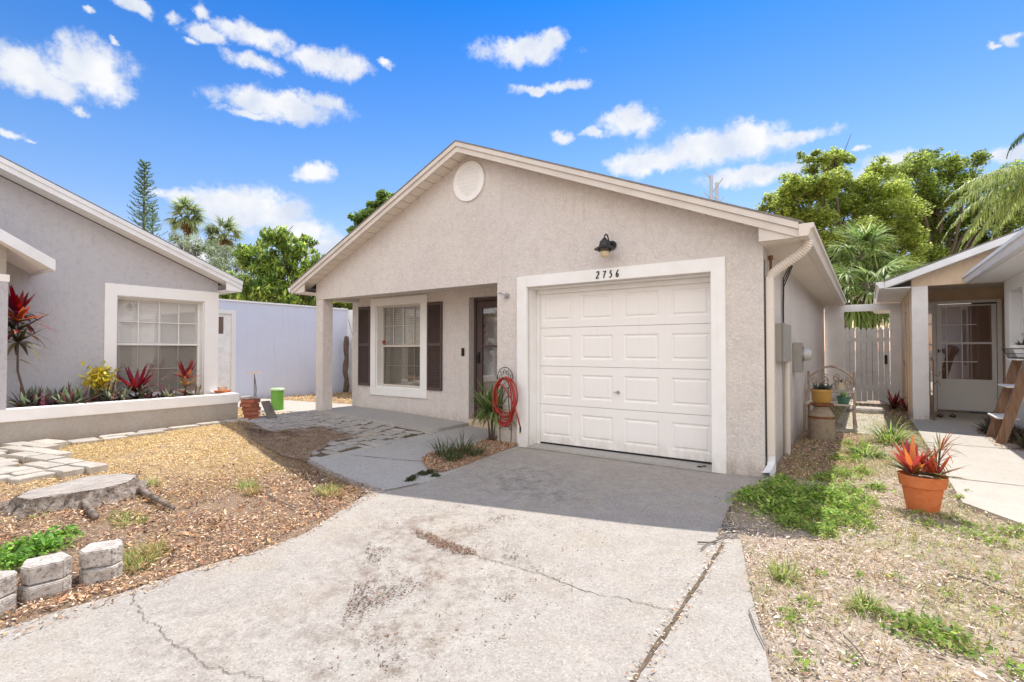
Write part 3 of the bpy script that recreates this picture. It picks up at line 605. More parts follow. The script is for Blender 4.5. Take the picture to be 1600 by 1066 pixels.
# windows -------------------------------------------------
def window(parent, O, u, n, W_, H_, cols, rows_top, rows_bot, zmid, fm='frame_cream', pm='pane', blind='blind', slats=44, fw=.03, mw=.012, name='window', onlyright=False, curtain=False, open_slats=True):
    """O lower-left corner of the opening (outer side), u along, n outward; builds frame > pane, blinds, sash"""
    f = MB(); k = (0,0,1)
    for a0, a1, c0, c1 in ((0,fw,0,H_),(W_-fw,W_,0,H_),(fw,W_-fw,0,fw),(fw,W_-fw,H_-fw,H_),(fw,W_-fw,zmid-.018,zmid+.018)): f.lbox(O,u,n,a0,a1,-.05,.0,c0,c1)
    fo = f.build(name, fm, parent)
    mt = MB(); wi = W_-2*fw
    for (c0, c1, rows, b) in ((zmid+.018,H_-fw,rows_top,-.012),(fw,zmid-.018,rows_bot,-.03)):
        for i in range(1, cols): x = fw+wi*i/cols; mt.lbox(O,u,n,x-mw/2,x+mw/2,b-.012,b,c0,c1)
        for j in range(1, rows):
            z = c0+(c1-c0)*j/rows
            for i in range(cols):
                mt.lbox(O,u,n,fw+wi*i/cols+mw/2,fw+wi*(i+1)/cols-mw/2,b-.012,b,z-mw/2,z+mw/2)
    mt.build('muntins', fm, fo)
    MB().lbox(O,u,n,fw,W_-fw,-.034,-.031,fw,H_-fw).build('pane', pm, fo)
    MB().lbox(O,u,n,fw+.004,W_-fw-.004,-.024,-.022,fw,zmid-.018).build('screen', 'screen', fo)
    bl = MB(); z0, z1 = .03, H_-.03
    if curtain:
        nn = 60; vs = []; fs = []
        for i in range(nn+1):
            x = W_*i/nn; d = -.16+.02*sin(i*1.1)+.008*sin(i*2.7)
            for z in (z0, z1): p = Vector(O)+Vector(u)*x+Vector(n)*d+Vector((0,0,z)); vs.append(p)
            if i: fs.append((2*i-2,2*i,2*i+1,2*i-1))
        bl.add(vs, fs)
    else:
        hwid = .0170 if open_slats else (z1-z0)/slats*.53
        for i in range(slats):
            z = z0+(z1-z0)*(i+.5)/slats; nv = Vector(n); a = 1.0 if open_slats else 1.15
            dn = (nv*cos(a)-Vector((0,0,1))*sin(a)).normalized(); up = (nv*sin(a)+Vector((0,0,1))*cos(a)).normalized()
            bl.lbox(Vector(O)+nv*-.065+Vector((0,0,z)), u, dn, .02, W_-.02, -hwid, hwid, -.001, .001, up)
        for fr in (.15,.5,.85): bl.lbox(O,u,n,W_*fr-.003,W_*fr+.003,-.115,-.11,z0,z1)
        bl.lbox(O,u,n,.015,W_-.015,-.12,-.07,z1-.01,z1+.025)
    bl.build('curtain' if curtain else 'blinds', 'curtain' if curtain else blind, fo)
    return fo
t = MB(); TX0, TX1, TZ0, TZ1 = -8.18,-6.61,.45,2.363
for a0, a1, c0, c1 in ((TX0,WX0,TZ0,TZ1),(WX1,TX1,TZ0,TZ1),(WX0,WX1,TZ0,WZ0),(WX0,WX1,WZ1,TZ1)): t.box(a0,a1,YP-.03,YP-.001,c0,c1)
for a0, a1, c0, c1 in ((WX0-.001,WX0+.02,WZ0,WZ1),(WX1-.02,WX1+.001,WZ0,WZ1),(WX0+.02,WX1-.02,WZ0-.001,WZ0+.03),(WX0+.02,WX1-.02,WZ1-.02,WZ1+.001)): t.box(a0,a1,YP-.0009,YP+.16,c0,c1)
t.build('window_trim', 'trim_white', house)
wf = window(house, (WX0+.02,YP+.13,WZ0+.03), (1,0,0), (0,-1,0), WX1-WX0-.04, WZ1-WZ0-.05, 4, 2, 2, .79)
MB().lathe((WX0+.10,YP+.10,1.50), [(.0,-.035),(.02,-.03),(.034,0),(.02,.03),(.0,.035)], 14, cap=False).build('ornament', 'hose', wf, smooth=True)
MB().box(-8.55,-7.4,7.6,7.64,0,2.5).build('inner_wall', 'dark_void', wf) if False else None
def shutter(x0, x1, z0, z1, y):
    s = MB(); fr = .035; zm = (z0+z1)/2+.03
    for a0, a1, c0, c1 in ((x0,x0+fr,z0,z1),(x1-fr,x1,z0,z1),(x0+fr,x1-fr,z0,z0+.05),(x0+fr,x1-fr,z1-.06,z1),(x0+fr,x1-fr,zm-.025,zm+.025)): s.box(a0,a1,y-.035,y-.001,c0,c1)
    for c0, c1 in ((z0+.05,zm-.025),(zm+.025,z1-.06)):
        n = int((c1-c0)/.028)
        for i in range(n):
            z = c0+(c1-c0)*(i+.5)/n; s.lbox((0,y-.018,z), (1,0,0), (0,.75,.66), x0+fr, x1-fr, -.015, .015, -.003, .003, (0,-.66,.75))
        s.box(x0+fr,x1-fr,y-.006,y-.001,c0,c1)
    return s.build('shutter', 'brown_paint', house)
shutter(-8.56,-8.20,.62,2.22,YP); shutter(-6.60,-6.24,.61,2.215,YP)
# front door
MB().box(-5.628,-4.72,YP-.001,YP+.25,-.02,.15).build('door_step', 'stucco_tan', house)
f = MB(); DY = 6.90
f.box(-5.628,-5.59,DY-.04,DY+.06,.15,2.25); f.box(-4.76,-4.72,DY-.04,DY+.06,.15,2.25); f.box(-5.59,-4.76,DY-.04,DY+.06,2.20,2.25)
fd = f.build('front_door', 'brown_paint', house)
q = MB(); q.box(-5.585,-5.46,DY-.02,DY+.015,.16,2.19); q.box(-4.90,-4.765,DY-.02,DY+.015,.16,2.19); q.box(-5.46,-4.90,DY-.02,DY+.015,2.07,2.19); q.box(-5.46,-4.90,DY-.02,DY+.015,.16,.38); q.box(-5.46,-4.90,DY-.02,DY+.015,1.385,1.425)
q.build('storm_frame', 'brown_paint', fd, bevel=.003)
MB().box(-5.46,-4.90,DY-.004,DY,.38,2.07).build('pane', 'pane', fd)
MB().box(-5.58,-4.77,DY+.09,DY+.13,.15,2.2).build('inner_door', 'curtain', fd)
q = MB(); q.box(-5.545,-5.505,DY-.045,-.02+DY,1.12,1.30); q.tube([(-5.525,DY-.07,1.20),(-5.525,DY-.02,1.20)], .009, 8); q.tube([(-5.535,DY-.075,1.13),(-5.525,DY-.075,1.27)], .008, 8)
q.build('door_handle', 'black_metal', fd)
MB().box(-5.785,-5.725,YP-.025,YP-.001,1.238,1.375).build('doorbell', 'black_plastic', house, bevel=.006)

# ================================================================== LEFT HOUSE
lh = thing('house', 'grey stucco house with broad white window trim behind the long planter', 'house', (-13, 1, 0))
LXW = -10.0; LY1 = 4.6; LS = .409
def lz(y): return 2.66-(y-4.86)*LS          # roof top at rake
YA = -1.5; 
w = MB(); OY0, OY1, OZ0, OZ1 = 3.03,4.36,.56,2.23
def gab(y0, y1, zb):  # gable wall piece between y0..y1 from zb to roof
    w.prism([(LXW,y0,zb),(LXW,y1,zb),(LXW,y1,lz(y1)-.17),(LXW,y0,lz(y0)-.17)], (-.2,0,0))
gab(YA,OY0,-.1); gab(OY1,LY1,-.1); gab(OY0,OY1,OZ1); w.box(LXW-.2,LXW,OY0,OY1,-.1,OZ0)
w.box(-18,LXW-.2,LY1-.2,LY1,-.1,2.5)
w.prism([(LXW,YA,-.1),(LXW,YA,lz(YA)-.17),(LXW,-7.6,2.5),(LXW,-7.6,-.1)], (-.2,0,0))
w.build('wall', 'stucco_grey', lh)
RX = -9.65
r = MB(); r.prism([(RX+.02,YA,lz(YA)),(RX+.02,4.90,lz(4.9)),(RX+.02,4.90,lz(4.9)-.016),(RX+.02,YA,lz(YA)-.016)], (-8.6,0,0)); r.prism([(RX+.02,YA,lz(YA)),(RX+.02,-7.9,lz(4.9)),(RX+.02,-7.9,lz(4.9)-.035),(RX+.02,YA,lz(YA)-.035)], (-8.6,0,0))
r.build('roof', 'shingle', lh)
def lrake(d0, d1, x0, x1, m): MB().prism([(x0,YA,lz(YA)-d0),(x0,4.88,lz(4.88)-d0),(x0,4.88,lz(4.88)-d1),(x0,YA,lz(YA)-d1)], (x1-x0,0,0)).build('fascia', m, lh)
lrake(.017,.085,RX+.018,RX-.002,'gutter_white'); lrake(.085,.165,RX-.002,RX-.022,'gutter_white')
MB().prism([(RX-.023,YA,lz(YA)-.14),(RX-.023,4.86,lz(4.86)-.14),(RX-.023,4.86,lz(4.86)-.155),(RX-.023,YA,lz(YA)-.155)], (-.325,0,0)).build('soffit', 'trim_clean', lh)
MB().box(-18,RX-.023,4.60,4.85,2.44,2.455).build('eave_soffit', 'trim_clean', lh); MB().box(-18,RX-.023,4.86,4.88,2.44,2.62).build('fascia', 'gutter_white', lh)
MB().prism([(RX-.024,4.6,2.44),(RX-.024,4.86,2.44),(RX-.024,4.86,lz(4.86)-.1),(RX-.024,4.6,lz(4.6)-.1)], (-.02,0,0)).build('eave_return', 'trim_clean', lh)
t = MB()
for a0, a1, c0, c1 in ((2.87,OY0,.5,2.42),(OY1,4.605,.5,2.42),(OY0,OY1,OZ1,2.42)): t.box(LXW-.0,LXW+.03,a0,a1,c0,c1)
for a0, a1, c0, c1 in ((OY0-.001,OY0+.015,OZ0,OZ1),(OY1-.015,OY1+.001,OZ0,OZ1),(OY0+.015,OY1-.015,OZ1-.015,OZ1+.001),(OY0+.015,OY1-.015,OZ0-.001,OZ0+.02)): t.box(LXW-.17,LXW-.001,a0,a1,c0,c1)
t.build('window_trim', 'trim_clean', lh, bevel=.004)
window(lh, (LXW-.14,OY0+.015,OZ0+.02), (0,1,0), (1,0,0), OY1-OY0-.03, OZ1-OZ0-.035, 4, 2, 2, .86, fm='frame_white', pm='pane_bright', blind='blind', slats=46, open_slats=False, mw=.014)
MB().box(-12,-11.96,2.5,4.4,0,2.5).build('dark_interior', 'dark_void', lh)  # near-black sheet, the room's darkness put into its colour
# small porch gable roof and column on the planter
q = MB(); PXR = -8.92
def pz(y): return 2.575+(2.0-y)*.60
q.prism([(PXR,2.0,pz(2.0)),(PXR,-1.2,pz(-1.2)),(PXR,-1.2,pz(-1.2)-.05),(PXR,2.0,pz(2.0)-.05)], (-1.07,0,0)); q.build('porch_roof', 'shingle', lh)
MB().prism([(PXR+.015,2.02,pz(2.02)-.01),(PXR+.015,-1.2,pz(-1.2)-.01),(PXR+.015,-1.2,pz(-1.2)-.16),(PXR+.015,2.02,pz(2.02)-.16)], (-.03,0,0)).box(-9.97,PXR-.02,1.99,2.02,pz(2.0)-.16,pz(2.0)-.02).build('fascia', 'gutter_white', lh)
MB().prism([(PXR-.016,1.985,pz(1.985)-.11),(PXR-.016,-1.2,pz(-1.2)-.11),(PXR-.016,-1.2,pz(-1.2)-.13),(PXR-.016,1.985,pz(1.985)-.13)], (-1.05,0,0)).build('porch_soffit', 'trim_clean', lh)
MB().prism([(-9.21,-1.2,2.331),(-9.21,1.60,2.331),(-9.21,1.60,pz(1.6)-.131),(-9.21,-1.2,pz(-1.2)-.131)], (-.2,0,0)).build('porch_gable', 'stucco_planter', lh)
MB().box(-9.45,-9.2,1.36,1.62,.571,2.235).build('porch_column', 'stucco_grey', lh); MB().box(-9.46,-9.19,1.35,1.63,2.236,2.33).build('column_cap', 'trim_clean', lh)
# planter
pl = thing('planter', 'long low stucco planter with white cap under the window of the grey house', 'planter', (-9.6, 2, .1))
MB().box(-9.22,-9.32,-2,4.6,.0,.399).box(-9.32,-9.998,4.5,4.6,.0,.399).build('planter_wall', 'stucco_planter', pl)
MB().box(-9.2,-9.36,-2,4.62,.40,.57).box(-9.36,-9.998,4.46,4.62,.40,.57).build('planter_cap', 'stucco_white', pl, bevel=.01)
MB().box(-9.36,-9.998,-2,4.46,.3,.50).build('planter_soil', 'soil', pl)
# ================================================================== BLUE WALL
bw = thing('garden_wall', 'tall pale blue stucco garden wall running behind the green box', 'wall', (-12.5, 7.5, .1))
DY0, DY1 = 5.15, 6.02
MB().box(-12.6,-12.4,DY1+.1,9.3,-.05,2.5).box(-12.6,-12.4,4.6,DY0-.1,-.05,2.5).box(-12.6,-12.4,DY0-.1,DY1+.1,2.29,2.5).build('wall', 'stucco_blue', bw)
MB().box(-12.63,-12.37,4.6,9.3,2.501,2.54).build('coping', 'stucco_white', bw)
MB().box(-12.6,-9.0,9.3,9.5,-.05,2.5).build('wall', 'stucco_white', bw)
q = MB(); q.box(-12.5,-12.385,DY1,DY1+.1,.1,2.29); q.box(-12.5,-12.385,DY0-.1,DY0,.1,2.29); q.box(-12.5,-12.385,DY0,DY1,2.2,2.29)
gf = q.build('door_frame', 'frame_white', bw)
q = MB(); zt = 1.72
q.box(-12.48,-12.44,DY0,DY1,.12,zt); q.box(-12.48,-12.44,DY0,DY0+.1,zt,2.2); q.box(-12.48,-12.44,DY1-.16,DY1,zt,2.2); q.box(-12.48,-12.44,DY0+.1,DY1-.16,2.12,2.2)
q.box(-12.439,-12.43,DY0+.28,DY0+.30,.2,zt-.05); q.box(-12.439,-12.43,DY1-.3,DY1-.29,.2,zt-.05); q.box(-12.439,-12.425,DY0,DY1,.82,.86)
gd2 = q.build('gate_door', 'picket', bw)
MB().box(-12.47,-12.465,DY0+.1,DY1-.16,zt,2.12).build('pane', 'pane_dark', gd2)
MB().box(-12.8,-12.78,DY0-.1,DY1+.1,.1,2.3).build('shed_inside', 'stucco_tan', gd2)
# ================================================================== BACK GATE WALL
gw = thing('gate_wall', 'white stucco gate wall between the two houses at the end of the side yard', 'wall', (0, 15.2, 0))
GWY = 15.2
MB().box(XR+.002,-.47,GWY,GWY+.15,0,2.3).box(.46,.678,GWY,GWY+.15,0,2.3).box(XR+.002,.678,GWY,GWY+.15,2.301,2.47).build('wall', 'stucco_white', gw)
pg = thing('picket_gate', 'weathered white wooden picket gate with black latch in the back gate wall', 'gate', (0, 15.25, 0))
np_ = 8; pw = .92/np_
for i in range(np_):
    x0 = -.465+i*pw; g1 = random.uniform(.004,.012); x1 = x0+pw-g1; zt = 1.90+random.uniform(-.02,.02); zb = .06+random.uniform(0,.05)
    MB().prism([(x0,GWY+.03,zb),(x1,GWY+.03,zb),(x1,GWY+.03,zt-.07),((x0+x1)/2+.02,GWY+.03,zt),((x0+x1)/2-.02,GWY+.03,zt),(x0,GWY+.03,zt-.07)], (0,.02,0)).build('picket', 'picket', pg)
MB().box(-.46,.455,GWY+.055,GWY+.09,.35,.44).build('rail', 'picket', pg); MB().box(-.46,.455,GWY+.055,GWY+.09,1.55,1.64).build('rail', 'picket', pg)
MB().box(.34,.40,GWY+.005,GWY+.028,1.0,1.22).tube([(.37,GWY,1.18),(.37,GWY-.05,1.18),(.37,GWY-.05,1.05)], .01, 6).build('latch', 'black_metal', pg)
# ================================================================== RIGHT HOUSE
rh = thing('house', 'tan and white stucco house with storm door under a small porch', 'house', (3, 13, 0))
RW = .68; RY = 12.14; X1 = 1.97
def rz(x): return 2.66+(x-.29)*.392
w = MB()
w.box(RW,RW+.2,RY+.24,20,-.1,2.5)
w.box(.88,1.10,13.9,14.1,-.1,2.62); w.box(2.2,2.5,13.9,14.1,-.1,2.62); w.box(1.10,2.2,13.9,14.1,2.36,2.62)
w.box(2.25,2.45,RY,13.9,-.1,2.62)
w.prism([(.70,RY,2.54),(6.5,RY,2.54),(6.5,RY,rz(4.8)-.1),(4.8,RY,rz(4.8)-.14),(.70,RY,rz(.70)-.14)], (0,.2,0))
w.build('wall', 'stucco_tan', rh)
w = MB()
ZW = 2.52; wy0, wy1 = 10.72, 11.62
w.box(X1,X1+.2,wy1,RY,-.1,ZW); w.box(X1,X1+.2,5.5,wy0,-.1,ZW); w.box(X1,X1+.2,wy0,wy1,-.1,.95); w.box(X1,X1+.2,wy0,wy1,2.32,ZW)
w.box(X1+.2,2.25,RY-.2,RY-.001,-.1,ZW); w.box(X1+.2,6,5.5,5.7,-.1,ZW)
w.build('wall', 'stucco_white', rh)
MB().box(.70,.94,RY,RY+.24,.02,2.539).build('porch_post', 'stucco_white', rh, bevel=.006)
MB().box(.9,2.24,RY+.2,13.9,2.60,2.62).build('porch_ceiling', 'soffit', rh)
t = MB()
for a0, a1, c0, c1 in ((wy1,wy1+.28,.70,2.52),(wy0-.2,wy0,.70,2.52),(wy0,wy1,.70,.95),(wy0,wy1,2.32,2.52)): t.box(X1-.03,X1-.001,a0,a1,c0,c1)
t.build('window_trim', 'trim_clean', rh)
window(rh, (X1+.10,wy1,.95), (0,-1,0), (-1,0,0), wy1-wy0, 1.37, 3, 3, 3, .68, fm='frame_white', pm='pane_bright', blind='blind_dim', slats=34)
r = MB(); ry = 11.87
r.prism([(.27,ry,rz(.27)),(4.8,ry,rz(4.8)),(4.8,ry,rz(4.8)-.04),(.27,ry,rz(.27)-.04)], (0,9,0)); r.prism([(4.8,ry,rz(4.8)),(9.3,ry,rz(.3)),(9.3,ry,rz(.3)-.04),(4.8,ry,rz(4.8)-.04)], (0,9,0))
r.prism([(1.52,6.0,2.69),(4.5,6.0,3.85),(4.5,6.0,3.81),(1.52,6.0,2.65)], (0,6.02,0))
r.build('roof', 'shingle', rh)
MB().prism([(.29,ry+.0,rz(.29)-.03),(4.8,ry,rz(4.8)-.03),(4.8,ry,rz(4.8)-.15),(.29,ry,rz(.29)-.15)], (0,-.02,0)).prism([(1.54,12.02,2.64),(4.4,12.02,3.75),(4.4,12.02,3.66),(1.54,12.02,2.52)], (0,-.02,0)).build('fascia', 'gutter_white', rh)
MB().prism([(.30,ry+.001,rz(.30)-.14),(4.8,ry+.001,rz(4.8)-.14),(4.8,ry+.001,rz(4.8)-.155),(.30,ry+.001,rz(.30)-.155)], (0,.268,0)).box(.30,RW,ry+.02,20,2.5,2.515).box(.28,.30,ry,20,2.5,2.62).box(1.54,X1-.001,6.0,12.0,2.521,2.535).box(1.52,1.54,6.0,12.02,2.52,2.66).build('soffit', 'trim_clean', rh)
gutter(.278, -1, ry-.01, 20, 2.63, 'gutter_white', rh); gutter(1.518, -1, 6.0, 12.03, 2.66, 'gutter_white', rh, w=.12, h=.13)
# pale door trim on the -x wall
MB().box(RW-.02,RW-.001,12.7,12.78,.05,2.2).box(RW-.02,RW-.001,13.5,13.58,.05,2.2).box(RW-.02,RW-.001,12.78,13.5,2.12,2.2).build('door_trim', 'stucco_tan', rh)
MB().tube([(RW-.05,13.2,1.05),(RW-.06,13.1,1.12),(RW-.05,13.0,1.0)], .012, 6).build('door_handle', 'rust_metal', rh)
# storm door
SY = 13.86
q = MB(); q.box(1.13,1.19,SY-.06,SY+.03,.05,2.36); q.box(2.13,2.20,SY-.06,SY+.03,.05,2.36); q.box(1.19,2.13,SY-.06,SY+.03,2.30,2.36)
sd = q.build('storm_door', 'frame_white', rh)
q = MB(); q.box(1.20,1.275,SY-.045,SY-.01,.10,2.29); q.box(2.05,2.12,SY-.045,SY-.01,.10,2.29); q.box(1.275,2.05,SY-.045,SY-.01,2.24,2.29); q.box(1.275,2.05,SY-.045,SY-.01,.10,.74); q.box(1.275,2.05,SY-.045,SY-.01,1.46,1.50)
q.build('door_leaf', 'frame_white', sd, bevel=.004)
MB().box(1.275,2.05,SY-.03,SY-.026,.74,1.46).box(1.275,2.05,SY-.03,SY-.026,1.50,2.24).build('pane', 'pane_dark', sd)
q = MB()
for x in (1.36, 1.60): q.box(x-.009,x+.009,SY-.044,SY-.032,.741,1.459).box(x-.009,x+.009,SY-.044,SY-.032,1.501,2.239)
for z in (1.10, 1.86): q.box(1.276,1.83,SY-.031,SY-.0302,z-.009,z+.009)
q.box(1.83,1.87,SY,SY+.02,.76,2.22); q.build('inner_muntins', 'frame_white', sd)
MB().box(1.19,2.13,SY+.08,SY+.1,.05,2.3).build('inner_door', 'blind_dim', sd)
MB().box(1.215,1.235,SY-.07,SY-.045,1.28,1.36).tube([(1.225,SY-.06,1.32),(1.225,SY-.10,1.32),(1.26,SY-.10,1.32)], .008, 6).build('door_handle', 'black_metal', sd)
MB().box(1.75,2.12,SY-.07,SY-.05,2.27,2.30).build('door_closer', 'black_metal', sd)
MB().box(1.05,2.24,SY-.2,SY+.03,-.02,.049).build('door_step', 'stucco_tan', rh)
q = MB(); q.box(.945,1.06,SY-.02,SY,.35,2.32); MB().box(.90,1.13,13.82,13.84,.9,2.33).build('side_window', 'pane_dark', rh)
MB().box(.90,1.12,13.81,13.82,1.43,1.47).box(.90,1.12,13.81,13.82,1.88,1.9).box(1.0,1.012,13.80,13.81,.9,2.33).build('side_window_muntins', 'frame_white', rh)
MB().box(2.18,2.25,13.75,13.78,1.25,1.40).build('doorbell', 'black_plastic', rh) if False else None
# ================================================================== SMALL THINGS
def single(mb, name, m, label, cat_, loc, group=None, **k):
    o = mb.build(name, m, None, loc=loc, **k); return tag(o, label, cat_, group)
# wall lantern
c = PY(944, 385, 5.68); lx = c.x
wl = thing('wall_lamp', 'black gooseneck wall lantern with frosted globe above the garage door numbers', 'wall lamp', (lx, YF, c.z))
zt = PY(944,366,5.68).z; zb_ = PY(944,403,5.68).z; zbr = PY(944,389,5.68).z
MB().lathe((lx,5.69,0), [(.0,zt-.045),(.022,zt-.047),(.035,zt-.07),(.055,zt-.085),(.07,zbr+.035),(.125,zbr+.002),(.128,zbr-.004),(.11,zbr-.004),(.06,zbr+.02),(.0,zbr+.025)], 28, cap=False).build('lamp_shade', 'black_metal', wl, smooth='auto')
MB().tube([(lx,5.69,zt-.05)]+[(lx+.0,5.69+.055-.055*cos(a),zt-.045+.055*sin(a)) for a in np.linspace(0.1,pi-.1,9)]+[(lx+.02,5.80,zt-.08),(lx+.03,5.84,zt-.10)], .009, 8).build('arm', 'black_metal', wl, smooth=True)
q = MB(); disc(q, Vector((lx+.03,0,zt-.11)), .0005, .055, YF-.022, YF-.001, 20); q.build('back_plate', 'black_metal', wl)
q = MB(); q.lathe((lx,5.69,0), [(.072,zbr-.02),(.078,zbr-.02),(.078,zbr-.03),(.072,zbr-.03)], 20, cap=False)
for k in range(6): a = k*pi/3; q.tube([(lx+.075*cos(a),5.69+.075*sin(a),zbr+.01),(lx+.077*cos(a),5.69+.077*sin(a),zbr-.026)], .004, 5)
q.build('cage', 'black_metal', wl)
MB().lathe((lx,5.69,0), [(.045,zbr+.0),(.058,zbr-.03),(.055,zb_+.03),(.035,zb_+.008),(.0,zb_)], 20, cap=False).build('globe', 'lamp_glass', wl, smooth=True)
# small motion light bracket left of the garage
c = PY(790,462,5.84); q = MB(); disc(q, Vector((c.x+.02,0,c.z-.0)), .0005, .035, YF-.03, YF-.001, 16)
q.tube([(c.x+.02,YF-.03,c.z),(c.x-.02,YF-.07,c.z+.02),(c.x-.06,YF-.08,c.z+.035)], .010, 8).tube([(c.x+.01,YF-.05,c.z-.01),(c.x+.02,YF-.07,c.z-.045)], .014, 8).tube([(c.x-.075,YF-.085,c.z+.04),(c.x-.05,YF-.08,c.z+.03)], .016, 10)
single(q, 'wall_bracket', 'steel', 'small bare metal bracket on the stucco between front door and garage', 'bracket', (c.x,YF,c.z))
# hose holder and hose
hc = PY(786,605,5.74); hx, hz = hc.x, hc.z
hh = thing('hose_holder', 'black wrought iron scroll hose holder stuck in the mulch left of the garage', 'hose holder', (hx, 5.74, 0))
q = MB(); zz = PY(786,592,5.74).z
q.tube([(hx+.135*cos(a),5.79,zz+.16*sin(a)) for a in np.linspace(0,pi,17)], .006, 6)
for k in range(5):
    a = pi*(k+.5)/5; cx, cz = hx+.085*cos(a), zz+.10*sin(a)
    q.tube([(cx+(.035-.004*i/2)*cos(a+i*.6),5.79,cz+(.035-.004*i/2)*sin(a+i*.6)) for i in range(14)], .004, 5)
q.tube([(hx-.135,5.79,zz),(hx+.135,5.79,zz)], .006, 6)
q.tube([(hx+.12*cos(a),5.79,zz-.03-.11*sin(a)) for a in np.linspace(0,pi,13)], .005, 6)
q.build('scroll_plate', 'black_metal', hh)
q = MB()
for sg in (-1,1): q.tube([(hx+sg*.05,5.79,zz-.12),(hx+sg*.06,5.80,.55),(hx+sg*.10,5.80,.25),(hx+sg*.09,5.80,-.05)], .006, 6)
q.tube([(hx-.10,5.80,.22),(hx-.05,5.8,.27),(hx+.05,5.8,.27),(hx+.10,5.80,.22)], .005, 6)
q.build('stakes', 'black_metal', hh)
MB().tube([(hx-.05,5.78,zz-.02),(hx-.05,5.68,zz-.01),(hx-.05,5.66,zz+.03)], .006, 6).build('hook', 'black_metal', hh); MB().tube([(hx+.05,5.78,zz-.02),(hx+.05,5.68,zz-.01),(hx+.05,5.66,zz+.03)], .006, 6).build('hook', 'black_metal', hh)
q = MB(); pts = []
for k in range(8):
    rx = .14+.075*random.random(); rz_ = .235+.012*k+.06*random.random(); ox = random.uniform(-.015,.03); dy = random.uniform(-.05,.03)
    for a in np.linspace(0, 2*pi, 22)[:-1]:
        t = (k+a/(2*pi))/8
        pts.append(Vector((hx+.03+ox+rx*sin(a)*(1.12 if sin(a) > 0 else .95), 5.71+dy+.02*cos(a*2), zz+.03-rz_+rz_*cos(a))))
e = PY(813,668,5.70); pts += [Vector((hx+.22,5.68,zz-.25)), Vector((e.x-.02,5.69,e.z+.14)), Vector((e.x,5.70,e.z))]
for _ in range(2): pts = [pts[0]]+[(pts[i-1]+pts[i]*2+pts[i+1])/4 for i in range(1,len(pts)-1)]+[pts[-1]]
hz_ = thing('garden_hose', 'red garden hose coiled in loops on the black scroll holder', 'hose', (hx, 5.7, zz-.3))
q.tube(pts, .0105, 8); q.build('coil', 'hose', hz_, smooth=True)
MB().tube([pts[-1]+Vector((0,0,.005)),pts[-1]-Vector((0,0,.06))], .013, 10).build('sleeve', 'black_plastic', hz_)
MB().tube([pts[-1]-Vector((0,0,.06)),pts[-1]-Vector((0,0,.085))], .015, 10).build('nozzle', 'brass', hz_)
# electric gear on the side wall
y0 = PX(1210.6,535,XR).y; xb = PY(1225,535,y0).x; y1 = PX(1236.5,535,xb).y; za = PX(1224,505,xb).z; zc = PX(1224,566,xb).z
eb = thing('electric_box', 'grey metal electric panel on the side wall behind the downspout', 'electric box', (XR, y0, zc))
MB().box(XR+.001,xb-.02,y0,y1,zc,za).build('box_body', 'grey_box', eb, bevel=.006)
q = MB().box(xb-.019,xb,y0-.006,y1+.006,zc-.006,za+.006); q.build('cover', 'grey_box', eb, bevel=.008)
for i in range(9):
    q = MB(); zz2 = zc+(za-zc)*(i+.5)/9; q.lbox((xb,y0+.01,zz2), (1,0,0), (0,1,0), 0,.006,0,.016,-.008,.008)
    if i % 2 == 0: q.build('rivet', 'steel', eb)
y2 = PX(1240,545,XR+.03).y+.12; mx = XR+.14
mt_ = thing('electric_meter', 'round grey electric meter on a small box beside the electric panel', 'meter', (XR, y2+.12, 1.2))
zm0, zm1 = 1.02, 1.45
MB().box(XR+.001,XR+.12,y2,y2+.26,zm0,zm1).build('meter_box', 'grey_box', mt_, bevel=.01)
q = MB(); vs = []
MB().tube([(XR+.12,y2+.13,1.28),(XR+.19,y2+.13,1.28),(XR+.235,y2+.13,1.28)], [.095,.09,.07], 20).build('dial', 'meter_glass', mt_, smooth='auto')
MB().tube([(XR+.121,y2+.13,1.28),(XR+.145,y2+.13,1.28)], .105, 20).build('ring', 'steel', mt_)
yc = y1+.06
single(MB().tube([(XR+.05,yc-.12,zc+.02),(XR+.05,yc-.12,.0)], .036, 12), 'conduit_pipe', 'gutter', 'thick beige conduit pipe running from the electric panel to the ground', 'pipe', (XR+.05,yc-.12,0), smooth='auto')
single(MB().tube([(XR+.02,yc+.28,1.1),(XR+.02,yc+.30,.6),(XR+.03,yc+.27,.0)], .009, 6), 'cable', 'black_plastic', 'thin dark cable hanging below the electric meter to the ground', 'cable', (XR+.02,yc+.28,0))
q = MB()
for k in range(3): q.tube([(XR+.10,y1-.05+.1*k,2.44),(XR+.025,y1-.12+.02*k,2.25-.05*k),(XR+.02,y1-.14+.025*k,1.9),(XR+.02,y1-.12+.015*k,za-.01)], .008, 6)
single(q, 'cable', 'black_plastic', 'bundle of black cables dropping from the eave to the electric panel', 'cable', (XR+.02,y1,za))
single(MB().tube([(XR+.03,6.16,2.34),(XR+.03,6.16,1.7)], .014, 8).tube([(XR+.03,6.16,2.33),(XR+.03,6.16,2.38)], .024, 8), 'vent_pipe', 'rust', 'short rusty capped pipe on the side wall behind the downspout bend', 'pipe', (XR+.03,6.16,1.7))
single(MB().tube([(XR+.012,5.885,2.3),(XR+.012,5.90,1.2),(XR+.014,5.89,.1)], .005, 6), 'wire', 'black_plastic', 'thin dark line put for the shaded gap between house corner and downspout', 'wire', (XR+.012,5.89,.1))  # no real wire: dark strand drawn for the shaded gap beside the downspout
